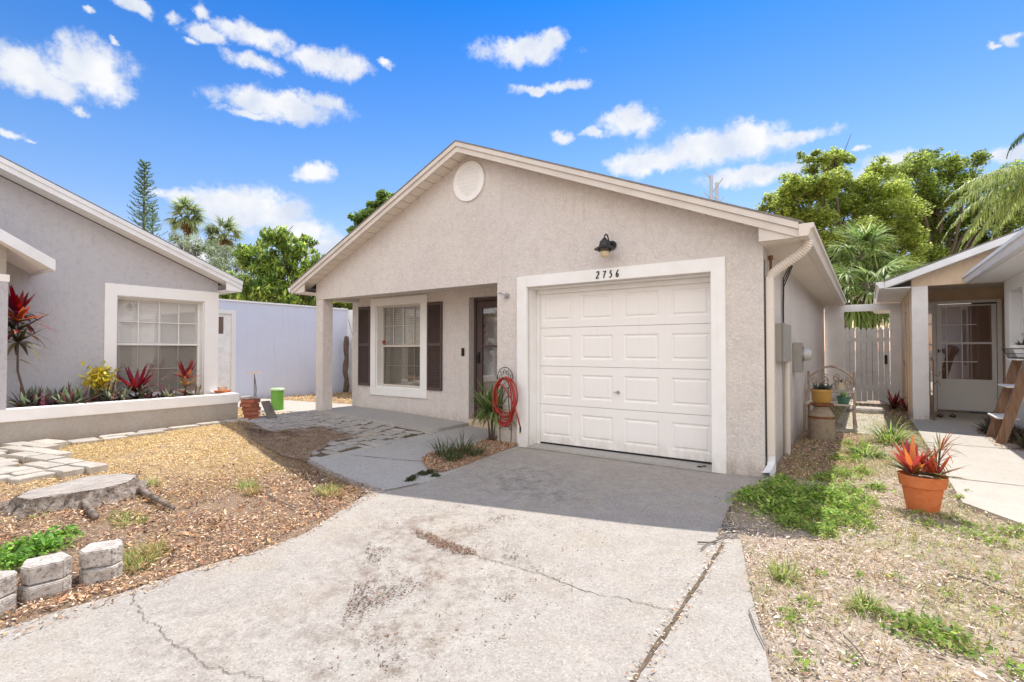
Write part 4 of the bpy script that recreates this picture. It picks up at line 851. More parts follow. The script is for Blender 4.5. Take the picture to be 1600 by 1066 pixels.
# green pedestal
gx, gy = -9.84, 5.70; gb = thing('utility_pedestal', 'green plastic utility pedestal box standing in front of the blue wall', 'utility box', (gx, gy, .1))
MB().prism([(gx+.135*cos(a),gy+.12*sin(a),.08) for a in np.linspace(0,2*pi,9)[:-1]+pi/8], (0,0,.44)).build('body', 'green_plastic', gb, bevel=.01)
MB().lathe((gx,gy,0), [(.150,.52),(.152,.545),(.13,.565),(.0,.575)], 16, sy=.9, cap=False).build('lid', 'green_top', gb, smooth='auto')
MB().prism([(gx+.142*cos(a),gy+.127*sin(a),.075) for a in np.linspace(0,2*pi,9)[:-1]+pi/8], (0,0,.07)).build('collar', 'green_plastic', gb)
# brick stack and board
on = ['lowest', 'second lowest', 'middle', 'second highest', 'highest']
for k in range(5):
    x0 = -9.16+random.uniform(-.02,.03)+(0.05 if k < 2 else 0); yb = 4.78+random.uniform(-.02,.02); q = MB().lbox((x0,yb,.10+k*.072), (cos(.2*k-.3),sin(.2*k-.3),0), (-sin(.2*k-.3),cos(.2*k-.3),0), -.13,.13,-.10,.10,.001,.069)
    single(q, 'brick', 'brick', on[k]+' red brick of the stack at the end of the planter', 'brick', (x0,yb,.10+k*.072), 'bricks stacked at the planter end', bevel=.006)
single(MB().box(-9.33,-9.05,4.67,4.87,.462,.50), 'paving_slab', 'block', 'small grey paving slab on top of the red brick stack', 'slab', (-9.2,4.77,.462), bevel=.006)
single(MB().lbox((-8.93,4.95,.40), (.42,.05,-.62), (0,1,0), -.02,.52,-.08,.08,-.02,.02, (.6,0,.42)), 'board', 'wood_grey', 'dark weathered board leaning against the red brick stack', 'board', (-8.9,4.95,.1), bevel=.004)
sa = single(MB().lathe((-9.62,4.52,.571), [(.0,0),(.12,0),(.15,.035),(.142,.035),(.115,.01),(.0,.01)], 24, cap=False), 'plant_saucer', 'terracotta', 'round terracotta saucer on the end corner of the planter cap', 'saucer', (-9.62,4.52,.571), smooth='auto')
single(MB().lathe((-9.64,4.53,.585), [(.0,0),(.06,0),(.085,.09),(.078,.09),(.05,.01)], 18, cap=False), 'flower_pot', 'cream_pot', 'small cream pot sitting in the terracotta saucer', 'pot', (-9.64,4.53,.585), smooth='auto')
# rod and log by the corner
b0 = PX(519,612,-9.75); b1 = PY(543.5,499,9.2)
single(MB().tube([(-9.9,8.05,.12),(b1.x,9.22,b1.z)], .012, 8), 'pole', 'steel', 'thin grey pole leaning against the wall behind the porch post', 'pole', (-9.9,8.05,.12))
lg = PY(541,526,9.1); q = MB(); pts = [(lg.x+.02*sin(k*1.3),9.1-.02*cos(k*2),.1+(lg.z-.1)*k/8) for k in range(9)]
q.tube(pts, [.07+.012*sin(k*2.1) for k in range(9)], 10); single(q, 'log', 'bark', 'upright weathered log standing in the corner behind the porch post', 'log', (lg.x,9.1,.1), smooth=True)
# stump
SZ = .12
def PZ(px, py, z): d = ray(px, py); return Vector((0,0,CH))+d*((z-CH)/d.z)
tp = [PZ(a, b, SZ) for a, b in ((24,776),(43,766),(75,760),(105,751),(142,743),(190,739),(214,741),(205,749),(188,756),(160,762),(131,767),(105,770),(81,774),(47,779))]
cen = sum(tp, Vector())/len(tp); dens = []
for i in range(len(tp)):
    for t in (0,.25,.5,.75): dens.append(tp[i].lerp(tp[(i+1) % len(tp)], t))
sp_ = thing('tree_stump', 'low cut tree stump with grey top and rough dark bark in the mulch bed', 'tree stump', (cen.x, cen.y, .0))
n = len(dens); vs = []; fs = []; offr = [random.uniform(-1,1) for _ in range(n)]
for lv, (k, z) in enumerate(((1.0,SZ-.004),(1.04,SZ-.025),(1.06,SZ-.07),(1.12,.05),(1.24,-.02),(1.45,-.08))):
    for i, p in enumerate(dens):
        d = p-cen; d.z = 0; L_ = d.length; dn_ = d.normalized(); j = .018*sin(i*1.9+lv)+.016*offr[i]*(1 if lv else .15)+.012*random.uniform(-1,1)*(1 if lv else 0); ex = (k-1)*.42
        q_ = Vector((cen.x, cen.y, 0))+dn_*(L_+ex+j); vs.append((q_.x,q_.y,z+(.012*random.uniform(-1,1) if lv > 1 else 0)))
for lv in range(5):
    for i in range(n): fs.append((lv*n+i, lv*n+(i+1) % n, lv*n+n+(i+1) % n, lv*n+n+i))
MB().add(vs, fs).build('bark', 'stump_bark', sp_, smooth=True)
vs = [(cen.x,cen.y,SZ+.0)]; fs = []
for r_ in (.35,.7,.93,1.0):
    for i, p in enumerate(dens): q_ = cen.lerp(p, r_); vs.append((q_.x,q_.y,SZ+random.uniform(-.004,.004)-(.006 if r_ == 1 else 0)))
fs = [(0,1+i,1+(i+1) % n) for i in range(n)]
for lv in range(3):
    for i in range(n): fs.append((1+lv*n+i, 1+lv*n+n+i, 1+lv*n+n+(i+1) % n, 1+lv*n+(i+1) % n))
MB().add(vs, fs).build('cut_top', 'stump_top', sp_)
for (pts_, r0) in (([(200,750),(222,768),(248,782),(272,792)],.06),([(30,785),(-10,800),(-60,810)],.10),([(120,770),(135,795),(150,812)],.06),([(60,780),(50,800),(30,815)],.06)):
    P_ = [Vector((*G(a,b+ (8 if i else 20)),0)) for i, (a, b) in enumerate(pts_)]; P_ = [Vector((p.x,p.y,.045-.025*i)) for i, p in enumerate(P_)]
    MB().tube(P_, [r0*.6*(1-.2*i) for i in range(len(P_))], 9).build('root', 'stump_bark', sp_, smooth=True)
# retaining blocks
def block(p0, p1, z, h, dep, label):
    p0, p1 = Vector((*p0,0)), Vector((*p1,0)); u = (p1-p0); L_ = u.length; u.normalize(); nn = Vector((-u.y,u.x,0)); 
    if nn.x > 0: nn = -nn
    m = (p0+p1)/2; poly = [(-.5,.32),(-.32,.0),(.32,-.02),(.5,.30),(.36,1),(-.36,1)]
    P_ = [m+u*(a*L_)+nn*(b*dep*1.0-.02) for a, b in poly]
    bm = MB().prism([(p.x+random.uniform(-.006,.006),p.y+random.uniform(-.006,.006),z) for p in P_], (0,0,h-.004)); o = single(bm, 'retaining_block', 'block', label, 'concrete block', (m.x,m.y,z), 'retaining blocks edging the bed', bevel=.007)
    return o
BL = [((-30,975),(32,945),'block nearest the left edge of the photo'), ((27,945),(112,922),'block in the middle stack of the row'), ((118,915),(190,902),'block at the far right end of the row')]
for a, b, nm in BL:
    ga, gb_ = G(*a), G(*b); zg = gz(*ga)+.0
    block(ga, gb_, zg-.02, .105, .19, 'lower weathered '+nm)
    d_ = Vector((-.03,.01,0)); block((ga[0]-.03,ga[1]+.01), (gb_[0]-.03,gb_[1]+.01), zg+.085, .105, .19, 'upper weathered '+nm)
# ---- right side yard
cx, cy = -.55, 8.66
mc = thing('milk_can', 'rusty old metal milk can beside the house wall carrying a yellow pot', 'milk can', (cx, cy, .02))
MB().lathe((cx,cy,.02), [(.0,0),(.165,0),(.168,.02),(.166,.33),(.172,.335),(.172,.36),(.165,.365),(.13,.43),(.10,.46),(.10,.50)], 30, cap=False).build('body', 'can_metal', mc, smooth='auto')
MB().lathe((cx,cy,.02), [(.1725,.332),(.176,.34),(.176,.362),(.1725,.366)], 30, cap=False).build('band', 'rust', mc, smooth='auto')
MB().lathe((cx,cy,.02), [(.10,.50),(.15,.52),(.155,.545),(.12,.55),(.0,.55)], 30, cap=False).build('lid', 'rust', mc, smooth='auto')
yp = thing('flower_pot', 'yellow glazed pot of succulents standing on the rusty milk can', 'flower pot', (cx, cy, .572))
MB().lathe((cx,cy,.572), [(.0,0),(.10,0),(.115,.02),(.13,.16),(.138,.17),(.138,.20),(.125,.20),(.118,.17),(.0,.17)], 28, cap=False).build('pot', 'yellow_glaze', yp, smooth='auto')
def rosette(C, n, L, Wd, el0, el1, droop, cin, cout, seg=4, jit=.15, rad=.01, p=1.0, taper=.35):
    C = np.array(C, float); yaw = rng.uniform(0, 2*pi, n); f = rng.random(n)**p; el = el0+(el1-el0)*f
    B = C+np.stack([np.cos(yaw)*rad, np.sin(yaw)*rad, np.zeros(n)], 1)
    l = L*(1+jit*rng.standard_normal(n)).clip(.5,1.5); ci = pal(n, cin); co_ = pal(n, cout); c0 = ci*f[:,None]+co_*(1-f[:,None]) if False else np.where(f[:,None] > .5, ci, co_)
    return strips(B, yaw, el, l, Wd, droop*(1.1-f), c0*.9, seg, c0*1.08, taper=taper)
SUC = [(.10,.17,.14),(.16,.22,.17),(.22,.17,.13)]
P_ = cat(*[rosette((cx+rng.normal(0,.05),cy+rng.normal(0,.05),.76), 16, .11, .03, .1, 1.3, .5, SUC, SUC) for _ in range(7)])
nmesh('succulent', *P_, 'leaf_gloss', yp)
# iron bench
bx0, bx1, by0, by1 = -.84,-.18,9.75,10.25
be = thing('garden_bench', 'ornate rusty iron garden bench with scroll back against the side wall', 'bench', (-.5, 10, .02))
for (x, y) in ((bx0,by0),(bx1,by0),(bx0,by1),(bx1,by1)):
    MB().tube([(x,y,.45),(x,y,.2),(x+(.02 if x > -.5 else -.01),y,.02)], [.021,.019,.026], 8).build('leg', 'rust_metal', be)
MB().box(bx0-.01,bx1+.01,by0-.02,by1,.44,.465).build('seat', 'cream_pot', be, bevel=.004)
q = MB()
for x in (bx0,bx1): q.tube([(x,by1,.45),(x,by1,.98)], .019, 8)
arch = lambda t: .86+.20*sin(pi*t)
q.tube([(bx0+(bx1-bx0)*t,by1,arch(t)) for t in np.linspace(0,1,17)], .017, 7); q.tube([(bx0,by1,.62),(bx1,by1,.62)], .010, 6)
for k in range(4):
    cxx = bx0+(bx1-bx0)*(k+.5)/4; hh_ = arch((k+.5)/4)-.62
    for sg in (-1,1): q.tube([(cxx+sg*(.06-.0035*i)*cos(i*.55+.5), by1, .62+hh_*.5+sg*.02+(.07-.004*i)*sin(i*.55+.5)*1.2) for i in range(15)], .010, 5)
for k in range(7): x = bx0+(bx1-bx0)*(k+.5)/7; q.tube([(x,by1,.46),(x,by1,.62)], .006, 5)
q.build('backrest', 'rust_metal', be)
for x in (bx0,bx1):
    q = MB(); q.tube([(x,by1,.72),(x,by0+.05,.70),(x,by0,.66),(x,by0,.46)], .012, 7)
    for k in range(4): y = by0+.09+k*.11; q.tube([(x,y,.46),(x,y+.02*(-1)**k,.58),(x,y,.70)], .006, 5)
    q.build('armrest', 'rust_metal', be)
def pot(name, label, x, y, z, r, h, m, foliage=None, grp=None):
    t = thing(name, label, 'flower pot', (x,y,z), grp)
    MB().lathe((x,y,z), [(.0,0),(r*.72,0),(r*.95,h*.8),(r,h*.82),(r,h),(r*.9,h),(r*.86,h*.85),(.0,h*.84)], 24, cap=False).build('pot', m, t, smooth='auto')
    if foliage is not None: nmesh('foliage', *foliage, 'leaf_gloss', t)
    return t
G2 = [(.12,.26,.06),(.2,.34,.09),(.26,.36,.12)]
pot('flower_pot', 'dark green glazed pot with pale green plant on the bench seat', -.32, 9.85, .467, .10, .12, 'green_glaze', rosette((-.32,9.85,.57), 40, .09, .03, .2, 1.4, .8, G2, G2))
pot('flower_pot', 'small cream basket pot hanging on the scroll back of the bench', -.38, 10.35, .66, .10, .13, 'cream_pot', rosette((-.38,10.35,.76), 26, .10, .02, .2, 1.4, .8, SUC, SUC))
# stepping ring at the gate
single(MB().lathe((-.02,12.9,.02), [(.30,0),(.34,.02),(.34,.09),(.31,.12),(.0,.12)], 24, sy=.8, cap=False), 'step_stone', 'block', 'low round stone step in front of the picket gate', 'step', (-.02,12.9,.02), smooth='auto')
# big terracotta pot
px_, py_ = .365, 5.40
bp = thing('flower_pot', 'large terracotta pot of spiky orange bromeliads on the dry lawn', 'flower pot', (px_, py_, .02))
zt = .315
MB().lathe((px_,py_,.0), [(.0,.0),(.100,.0),(.105,.01),(.140,.22),(.156,.225),(.166,.305),(.166,zt),(.152,zt),(.143,.24),(.143,.28)], 40, cap=False).build('pot', 'terracotta', bp, smooth='auto')
MB().lathe((px_,py_,.0), [(.0,.288),(.144,.283)], 30, cap=False).build('potting_soil', 'soil', bp)
OR = [(.62,.13,.05),(.70,.22,.06),(.55,.07,.06),(.42,.05,.06)]; GRN = [(.10,.16,.05),(.22,.2,.06),(.50,.16,.05)]
R1 = rosette((px_-.06,py_,.31), 46, .26, .042, .25, 1.4, .5, OR, GRN, seg=6)
R2 = rosette((px_+.08,py_-.02,.31), 30, .21, .036, .2, 1.3, .5, OR, GRN, seg=6)
nmesh('bromeliad', *cat(R1, R2), 'leaf_gloss', bp)
DR = [(.35,.12,.06),(.45,.22,.10),(.26,.22,.08)]
q = cat(rosette((px_+.12,py_+.05,.52), 40, .20, .010, -.2, 1.3, 1.2, DR, DR, seg=5), rosette((px_+.10,py_+.03,.42), 24, .2, .012, -.2, 1.2, 1.2, DR, DR, seg=5))
nmesh('dracaena', *q, 'leaf', bp)
MB().tube([(px_+.1,py_+.02,.30),(px_+.12,py_+.05,.53)], .007, 6).build('stem', 'bark', bp)
# ladder shelf
ls_ = thing('ladder_shelf', 'wooden ladder shelf with white treads leaning on the wing wall at right', 'ladder', (1.6, 10, .03))
for y, xf in ((10.34,1.50),(9.66,1.50)):
    MB().lbox((xf,y,.02), (.26,0,1.0), (0,1,0), 0,1.42,-.028,.028,-.055,.055, Vector((1,0,-.26)).normalized()).build('rail', 'wood', ls_, bevel=.003)
for z in (.38,.82,1.20):
    xx = 1.50+.26*z; MB().box(xx-.13,xx+.10,9.69,10.31,z,z+.022).build('tread', 'trim_clean', ls_, bevel=.003)
# basket and pots on the ladder
q = MB(); bz0, bz1 = 1.225, 1.36; ex_ = 1.80
def ringb(hx_, hy_, z): return [(ex_-hx_,10.0-hy_,z),(ex_+hx_,10.0-hy_,z),(ex_+hx_,10.0+hy_,z),(ex_-hx_,10.0+hy_,z),(ex_-hx_,10.0-hy_,z)]
q.tube(ringb(.16,.34,bz1), .007, 5).tube(ringb(.10,.28,bz0), .006, 5).tube(ringb(.13,.31,(bz0+bz1)/2), .004, 5)
for k in range(13):
    t = k/12*2-1; q.tube([(ex_-.16,10+.34*t,bz1),(ex_-.10,10+.28*t,bz0)], .003, 4); q.tube([(ex_+.16,10+.34*t,bz1),(ex_+.10,10+.28*t,bz0)], .003, 4); q.tube([(ex_-.10,10+.28*t,bz0),(ex_+.10,10+.28*t,bz0)], .003, 4)
single(q, 'wire_basket', 'black_metal', 'black wire basket hanging at the top of the wooden ladder shelf', 'basket', (ex_,10,bz0))
pot('flower_pot', 'white pot of small succulents above the wire basket', 1.80, 10.05, 1.24, .13, .17, 'trim_clean', rosette((1.80,10.05,1.40), 26, .12, .035, .3, 1.4, .5, SUC, [(.32,.2,.13)]))
# mat, shoes, hook
mp_ = G(1535,647); single(MB().lbox((mp_[0],mp_[1]+.15,.052), (1,0,0), (0,1,0), -.20,.20,-.28,.28,0,.012), 'door_mat', 'blue_mat', 'small bright blue mat on the porch floor near the storm door', 'mat', (mp_[0],mp_[1],.052))
for k in range(2):
    fp = G(1470+k*20,654); q = MB(); o = Vector((fp[0],fp[1]+.1,.05))
    q.prism([(o.x+.05*cos(a)*(1.1 if sin(a) > 0 else .85),o.y+.135*sin(a),.05) for a in np.linspace(0,2*pi,13)[:-1]], (0,0,.022)); q.tube([(o.x-.045,o.y,.07),(o.x,o.y+.05,.10),(o.x+.045,o.y,.07)], .008, 6)
    single(q, 'flip_flop', 'black_plastic', ('left' if k == 0 else 'right')+' dark flip-flop of the pair before the storm door', 'flip-flop', (o.x,o.y,.05), 'flip-flops at the storm door')
q = MB(); x, y = .99, 12.05
q.tube([(x,y,.03),(x,y,1.05),(x+.0,y-.02,1.15),(x-.03,y-.06,1.2),(x-.05,y-.12,1.15)], .009, 6); q.tube([(x,y,.70),(x+.06,y-.03,.78),(x+.10,y-.03,.70)], .006, 6); q.tube([(x-.02,y,.9),(x+.08,y,.86),(x+.10,y,.95)], .006, 6)
single(q, 'plant_hook', 'rust', 'thin rusty iron plant hook standing beside the white porch post', 'plant hook', (x,y,.03))
# distant utility poles
def pole(px, pt, t, r, label, side):
    P0 = PT(px, 560, t); zt_ = PT(px, pt, t).z; o = thing('utility_pole', label, 'utility pole', (P0.x,P0.y,0), 'distant utility poles')
    MB().tube([(P0.x,P0.y,0),(P0.x,P0.y,zt_)], r, 8).build('pole', 'galv', o)
    q = MB()
    for z_, l_ in ((zt_-.1,1.1),(zt_-1.9,-1.3),(zt_-2.6,1.2)):
        l_ *= side; q.tube([(P0.x,P0.y,z_-.5),(P0.x-l_*.35,P0.y,z_+.1),(P0.x-l_*.7,P0.y,z_+.55)], .07, 6)
    q.build('bracket', 'galv', o)
pole(1113, 272, 62, .20, 'taller grey utility pole showing above the roof line', 1)
pole(1122, 284, 66, .22, 'shorter grey utility pole showing above the roof line', -1)
# ================================================================== PLANTS
def plant(name, label, cat_, C, parts, m='leaf_gloss', group=None, stem=None):
    """parts: (V,F,C) tuple; one mesh, or Empty with foliage and stem"""
    if stem is None: o = nmesh(name, *parts, m, loc=C); return tag(o, label, cat_, group)
    t = thing(name, label, cat_, C, group); nmesh('foliage', *parts, m, t); stem.build('stem', 'bark', t, smooth=True); return t
RED = [(.30,.015,.02),(.42,.03,.03),(.16,.015,.025),(.22,.02,.03)]; DRK = [(.06,.045,.035),(.10,.03,.035),(.08,.08,.04),(.16,.14,.07)]
PXp = -9.66
# tall red cordyline
c = PX(28,492,PXp); b = PX(27,612,PXp); top = (c.x, c.y, c.z)
R = cat(rosette(top, 34, .40, .062, .0, 1.45, .8, RED, RED, seg=6), rosette((c.x,c.y,c.z-.1), 26, .42, .06, -.1, .7, 1.0, [(.5,.12,.03),(.30,.03,.03)], [(.12,.06,.04),(.22,.18,.08),(.3,.05,.04)], seg=6), rosette((c.x,c.y,c.z-.22), 20, .40, .05, -.2, .7, .9, DRK, [(.3,.05,.04),(.5,.2,.08)], seg=6), rosette((c.x,c.y,c.z-.38), 20, .36, .05, -.3, .6, 1.0, DRK, [(.14,.10,.05),(.3,.26,.14)], seg=6), rosette((c.x+.01,c.y,c.z-.62), 6, .22, .045, -.5, .4, .8, DRK, [(.3,.26,.14)], seg=5))
plant('cordyline', 'tall red leaved cordyline on a bare stem beside the left column', 'plant', (b.x,b.y,.5), R, stem=MB().tube([(b.x+.06,b.y+.12,.48),(b.x+.03,b.y+.06,.75),(b.x,b.y,1.05),(c.x,c.y,c.z)], [.017,.015,.013,.01], 7))
# rhoeo cluster
RH = [(.20,.24,.15),(.36,.38,.27),(.13,.18,.10),(.20,.08,.09)]; RHo = [(.22,.05,.09),(.10,.07,.05),(.32,.32,.22)]
rl = ['nearest the left column', 'second from the left column', 'third from the left column', 'fourth from the left column', 'fifth from the left column', 'sixth from the left column', 'just left of the yellow croton', 'under the yellow croton']
for i, (px, py) in enumerate(((38,624),(55,618),(70,622),(88,615),(100,622),(112,616),(128,614),(142,612))):
    p = PX(px,py,PXp+rng.uniform(-.12,.22)); plant('rhoeo', 'green and purple rhoeo rosette in the planter, '+rl[i], 'plant', (p.x,p.y,.5), rosette((p.x,p.y,.52), 40, .30, .042, .1, 1.45, .7, RH, RHo, seg=5), group='rhoeo rosettes in the planter')
for (px, py) in ((40,636),(80,634)): pass
p = PX(152,616,PXp+.1)
plant('rhoeo', 'dark purple bronze rosette with long leaves right of the yellow croton', 'plant', (p.x,p.y+.12,.5), cat(rosette((p.x,p.y+.12,.52), 34, .34, .045, .1, 1.3, .5, DRK, [(.12,.03,.04),(.3,.22,.16)], seg=5)))
for px, lb in ((176,'green and purple rosette between the croton and the crimson cordyline'),(192,'low bronze rosette under the left edge of the window'),(226,'green rosette directly right of the crimson cordyline'),(262,'dark rosette midway between the two red cordylines'),(306,'bronze rosette at the far right end of the planter')):
    p = PX(px,614,PXp+.16); plant('rhoeo', lb, 'plant', (p.x,p.y,.5), rosette((p.x,p.y,.53), 30, .25, .04, .0, 1.3, .6, RH, [(.22,.10,.07),(.30,.25,.14)], seg=5), group='rhoeo rosettes in the planter')
# yellow croton
p = PX(156,592,PXp-.02); n = 420
C = np.array([p.x,p.y,p.z])+rng.normal(0,1,(n,3))*np.array([.07,.085,.085]); V = quads(C, .11, .045, rng.uniform(-1,1,n), pal(n, [(.80,.62,.04),(.86,.74,.14),(.60,.62,.10),(.75,.52,.05)]))
plant('croton', 'bushy bright yellow croton in front of the grey wall', 'plant', (p.x,p.y,.5), V, stem=MB().tube([(p.x,p.y,.45),(p.x,p.y,p.z)], .012, 6))
p = PX(212,606,PXp); 
plant('cordyline', 'low crimson cordyline in front of the left half of the window', 'plant', (p.x,p.y,.5), cat(rosette((p.x,p.y,.66), 34, .42, .070, .05, 1.35, .45, [(.34,.014,.035),(.24,.012,.03)], [(.28,.02,.035),(.10,.03,.03),(.06,.06,.035)], seg=6), rosette((p.x,p.y,.56), 22, .30, .06, -.1, .5, .5, DRK, [(.2,.16,.08),(.10,.06,.04)], seg=5)), stem=MB().tube([(p.x,p.y,.48),(p.x,p.y,.67)], .014, 6))
p = PX(290,600,PXp)
plant('cordyline', 'tall orange and crimson cordyline in front of the right half of the window', 'plant', (p.x,p.y,.5), cat(rosette((p.x,p.y,.84), 24, .32, .06, .25, 1.4, .5, [(.45,.04,.03),(.32,.02,.03)], [(.32,.02,.03),(.45,.12,.05)], seg=6), rosette((p.x,p.y,.72), 18, .28, .055, 0, .8, .6, [(.55,.25,.10),(.5,.35,.12)], [(.30,.06,.03),(.5,.45,.2)], seg=5), rosette((p.x,p.y,.60), 18, .26, .055, -.3, .5, .6, [(.5,.16,.06)], [(.22,.06,.04),(.4,.3,.15)], seg=5)), stem=MB().tube([(p.x,p.y,.48),(p.x,p.y,.85)], .014, 6))
for px, lb in ((250,'small dark bronze seedling between the two red cordylines'),(268,'small brown leaved plant left of the orange cordyline'),(236,'small green and brown plant right of the crimson cordyline')):
    p = PX(px,612,PXp+.05); plant('bedding_plant', lb, 'plant', (p.x,p.y,.5), rosette((p.x,p.y,.5), 18, .17, .035, 0, 1.3, .6, DRK, [(.2,.10,.06),(.12,.14,.06)], seg=4))
# dried flower stalk by blue wall
g_ = G(397,636); q = MB()
for k in range(3): q.tube([(g_[0]+.02*k,g_[1],.1),(g_[0]+.01*k,g_[1]+.02*k,.5),(g_[0],g_[1],.83)], .006, 5)
n = 60; C = np.array([g_[0],g_[1],.85])+rng.normal(0,1,(n,3))*[.08,.08,.012]
plant('dried_plant', 'dry flat topped flower stalk standing before the blue wall', 'plant', (g_[0],g_[1],.1), quads(C,.05,.02,rng.uniform(-.4,.4,n),pal(n,[(.6,.45,.3),(.5,.3,.2)])), stem=q)
# crinum beside hose
g_ = G(767,692); cx, cy = g_[0], g_[1]
LG = [(.16,.26,.07),(.24,.34,.11),(.10,.17,.05),(.30,.33,.13)]
q = MB(); tops = []
for k, (dx, dy, h) in enumerate(((-.08,.0,.42),(-.02,.03,.5),(.05,.0,.45),(.1,.03,.4))):
    q.tube([(cx+.02*k-.02,cy,.0),(cx+dx*.5,cy+dy,.25),(cx+dx,cy+dy,h)], [.014,.012,.009], 6); tops.append((cx+dx,cy+dy,h))
R = cat(*[rosette((a,b_,h-.0), 26, .46, .036, .1, 1.45, 1.5, LG, LG+[(.35,.25,.13)], seg=7) for a, b_, h in tops])
plant('dracaena', 'tall green strappy plant with arching leaves in front of the red hose', 'plant', (cx,cy,0), R, m='leaf', stem=q)
# grass clumps
def clump(C, r, n, L, wd, palette, el=(.7,1.5), droop=1.0, seg=4):
    a = rng.uniform(0,2*pi,n); rr = r*np.sqrt(rng.random(n)); B = np.stack([C[0]+rr*np.cos(a), C[1]+rr*np.sin(a), np.full(n, C[2])], 1)
    c = pal(n, palette); return strips(B, a+rng.normal(0,.6,n), rng.uniform(*el,n), L*rng.uniform(.6,1.3,n), wd, droop*rng.uniform(.5,1.3,n), c*.85, seg, c*1.1)
DG = [(.05,.085,.03),(.08,.13,.04),(.12,.16,.06),(.2,.18,.09)]
for i, (px, py, L_, lb) in enumerate(((696,716,.26,'dark liriope clump at the left end of the mulch island'),(722,712,.28,'dark liriope clump in the middle of the mulch island'),(742,716,.20,'small liriope clump at the right of the mulch island'),(708,724,.18,'low liriope clump at the front of the mulch island'))):
    g_ = G(px,py); plant('liriope', lb, 'plant', (g_[0],g_[1],0), clump((g_[0],g_[1],.01), .10, 90, L_, .009, DG), m='leaf', group='liriope clumps on the mulch island')
# lily clump in the side yard
for px, py, L_, lb in ((1392,692,.42,'bright green strap leaved lily clump beside the right walkway'),(1352,712,.24,'small green lily tuft left of the bright lily clump')):
    g_ = G(px,py); plant('daylily', lb, 'plant', (g_[0],g_[1],.02), clump((g_[0],g_[1],.02), .12, 150, L_, .016, [(.22,.38,.06),(.35,.48,.10),(.12,.24,.05),(.45,.45,.18)], el=(.4,1.5), droop=1.4, seg=5), m='leaf')
g_ = G(1388,640); plant('cordyline', 'small dark red cordyline beside the picket gate', 'plant', (g_[0]+.1,g_[1],.03), cat(rosette((g_[0]+.1,g_[1],.05), 22, .40, .05, .3, 1.4, .5, RED, DRK, seg=5), rosette((g_[0]+.32,g_[1]-.5,.05), 18, .36, .04, .3, 1.3, .5, RED, DRK, seg=5)))
for k in range(7):
    x, y = 1.62+rng.uniform(-.12,.2), 9.3+k*.33; 
    plant('rhoeo', ['dark rosette nearest the camera in the bed under the ladder shelf','second dark rosette from the camera under the ladder shelf','third dark rosette from the camera under the ladder shelf','fourth dark rosette from the camera under the ladder shelf','fifth dark rosette from the camera under the ladder shelf','sixth dark rosette behind the ladder shelf','dark rosette farthest back behind the ladder shelf'][k], 'plant', (x,y,.03), rosette((x,y,.04), 34, .24, .04, .0, 1.3, .6, [(.10,.07,.05),(.12,.14,.07)], [(.2,.10,.06),(.12,.10,.05)], seg=4), group='dark rosettes under the ladder shelf')
# weeds: ground cover (stuff)
def leafy(cents, n_each, sx, L, wd, palette, z0=.0, h=.08):
    P = []
    for (x, y, s) in cents:
        n = int(n_each*s*s); dx = rng.normal(0,1,n)*sx*s; dy = rng.normal(0,1,n)*sx*s; r = np.hypot(dx,dy)/(sx*s)
        zz = gza(x+dx, y+dy)+z0+rng.random(n)*h*np.exp(-r*r/3)*min(1.3, s+.3)+.006
        P.append(quads(np.stack([x+dx,y+dy,zz],1), L*rng.uniform(.6,1.3,n), wd*rng.uniform(.6,1.3,n), rng.uniform(-.5,.9,n), pal(n, palette, .2)))
    return cat(*P)
WG = [(.24,.40,.05),(.38,.55,.09),(.50,.66,.16),(.15,.26,.05)]
def stuff(name, parts, m, label, cat_): o = nmesh(name, *parts, m, kind='stuff'); o['label'] = label; o['category'] = cat_; return o
MIXW = [(.34,.50,.09),(.45,.55,.15),(.22,.36,.06),(.55,.5,.22)]
cs = []
for (px, py, s) in ((1180,785,.9),(1205,772,1),(1235,780,1.1),(1215,800,.9),(1250,800,1),(1275,775,1),(1300,785,1.1),(1325,775,.9),(1330,800,.9),(1300,815,.9),(1240,822,.7),(1285,835,.6),(1345,820,.5),(1225,760,.8),(1315,745,.7),(1345,740,.6),(1370,765,.5),(1290,750,.6),(1170,775,.6),(1360,790,.4),(1335,720,.5),(1310,720,.5),(1350,700,.5),(1375,715,.4),(1325,695,.45)):
    g_ = G(px,py); cs.append((*g_, s))
GRW = [clump((x+rng.normal(0,.05),y+rng.normal(0,.05),gz(x,y)), .14*s_, int(130*s_), .07, .005, MIXW, el=(.3,1.5), droop=.8, seg=3) for x,y,s_ in cs]
W1 = cat(leafy(cs, 520, .09, .030, .013, WG, h=.09), leafy(cs, 160, .11, .055, .020, WG+[(.5,.5,.15)], h=.12), leafy(cs, 90, .13, .04, .012, [(.5,.42,.22),(.35,.25,.14)], h=.06))
cs = [(*G(px,py),s) for px,py,s in ((1435,985,.8),(1460,990,.8),(1485,1000,.7),(1420,975,.6),(1500,1015,.6),(1360,950,.35),(1260,945,.4),(1240,975,.4),(1540,840,.5),(1575,835,.6),(1598,832,.6),(1560,850,.5),(1500,835,.5),(1450,820,.5),(1480,810,.5),(1520,825,.4),(1440,805,.4),(1225,910,.35),(1235,960,.4),(1280,900,.3),(1340,900,.3),(1400,905,.3),(1480,930,.35),(1550,905,.3),(1250,1040,.4),(1330,1035,.3),(1560,960,.3),(1590,1050,.35),(1500,780,.4),(1510,770,.3))]
W2 = cat(leafy(cs, 200, .085, .028, .014, WG+[(.45,.45,.15),(.5,.42,.2)], h=.05), leafy(cs, 70, .10, .042, .022, [(.26,.40,.08),(.18,.28,.06),(.42,.48,.14)], h=.07))
cs = [(*G(px,py),s) for px,py,s in ((15,885,.8),(40,878,.8),(60,868,.7),(90,855,.7),(105,850,.5),(5,900,.6),(30,895,.6),(75,872,.6))]
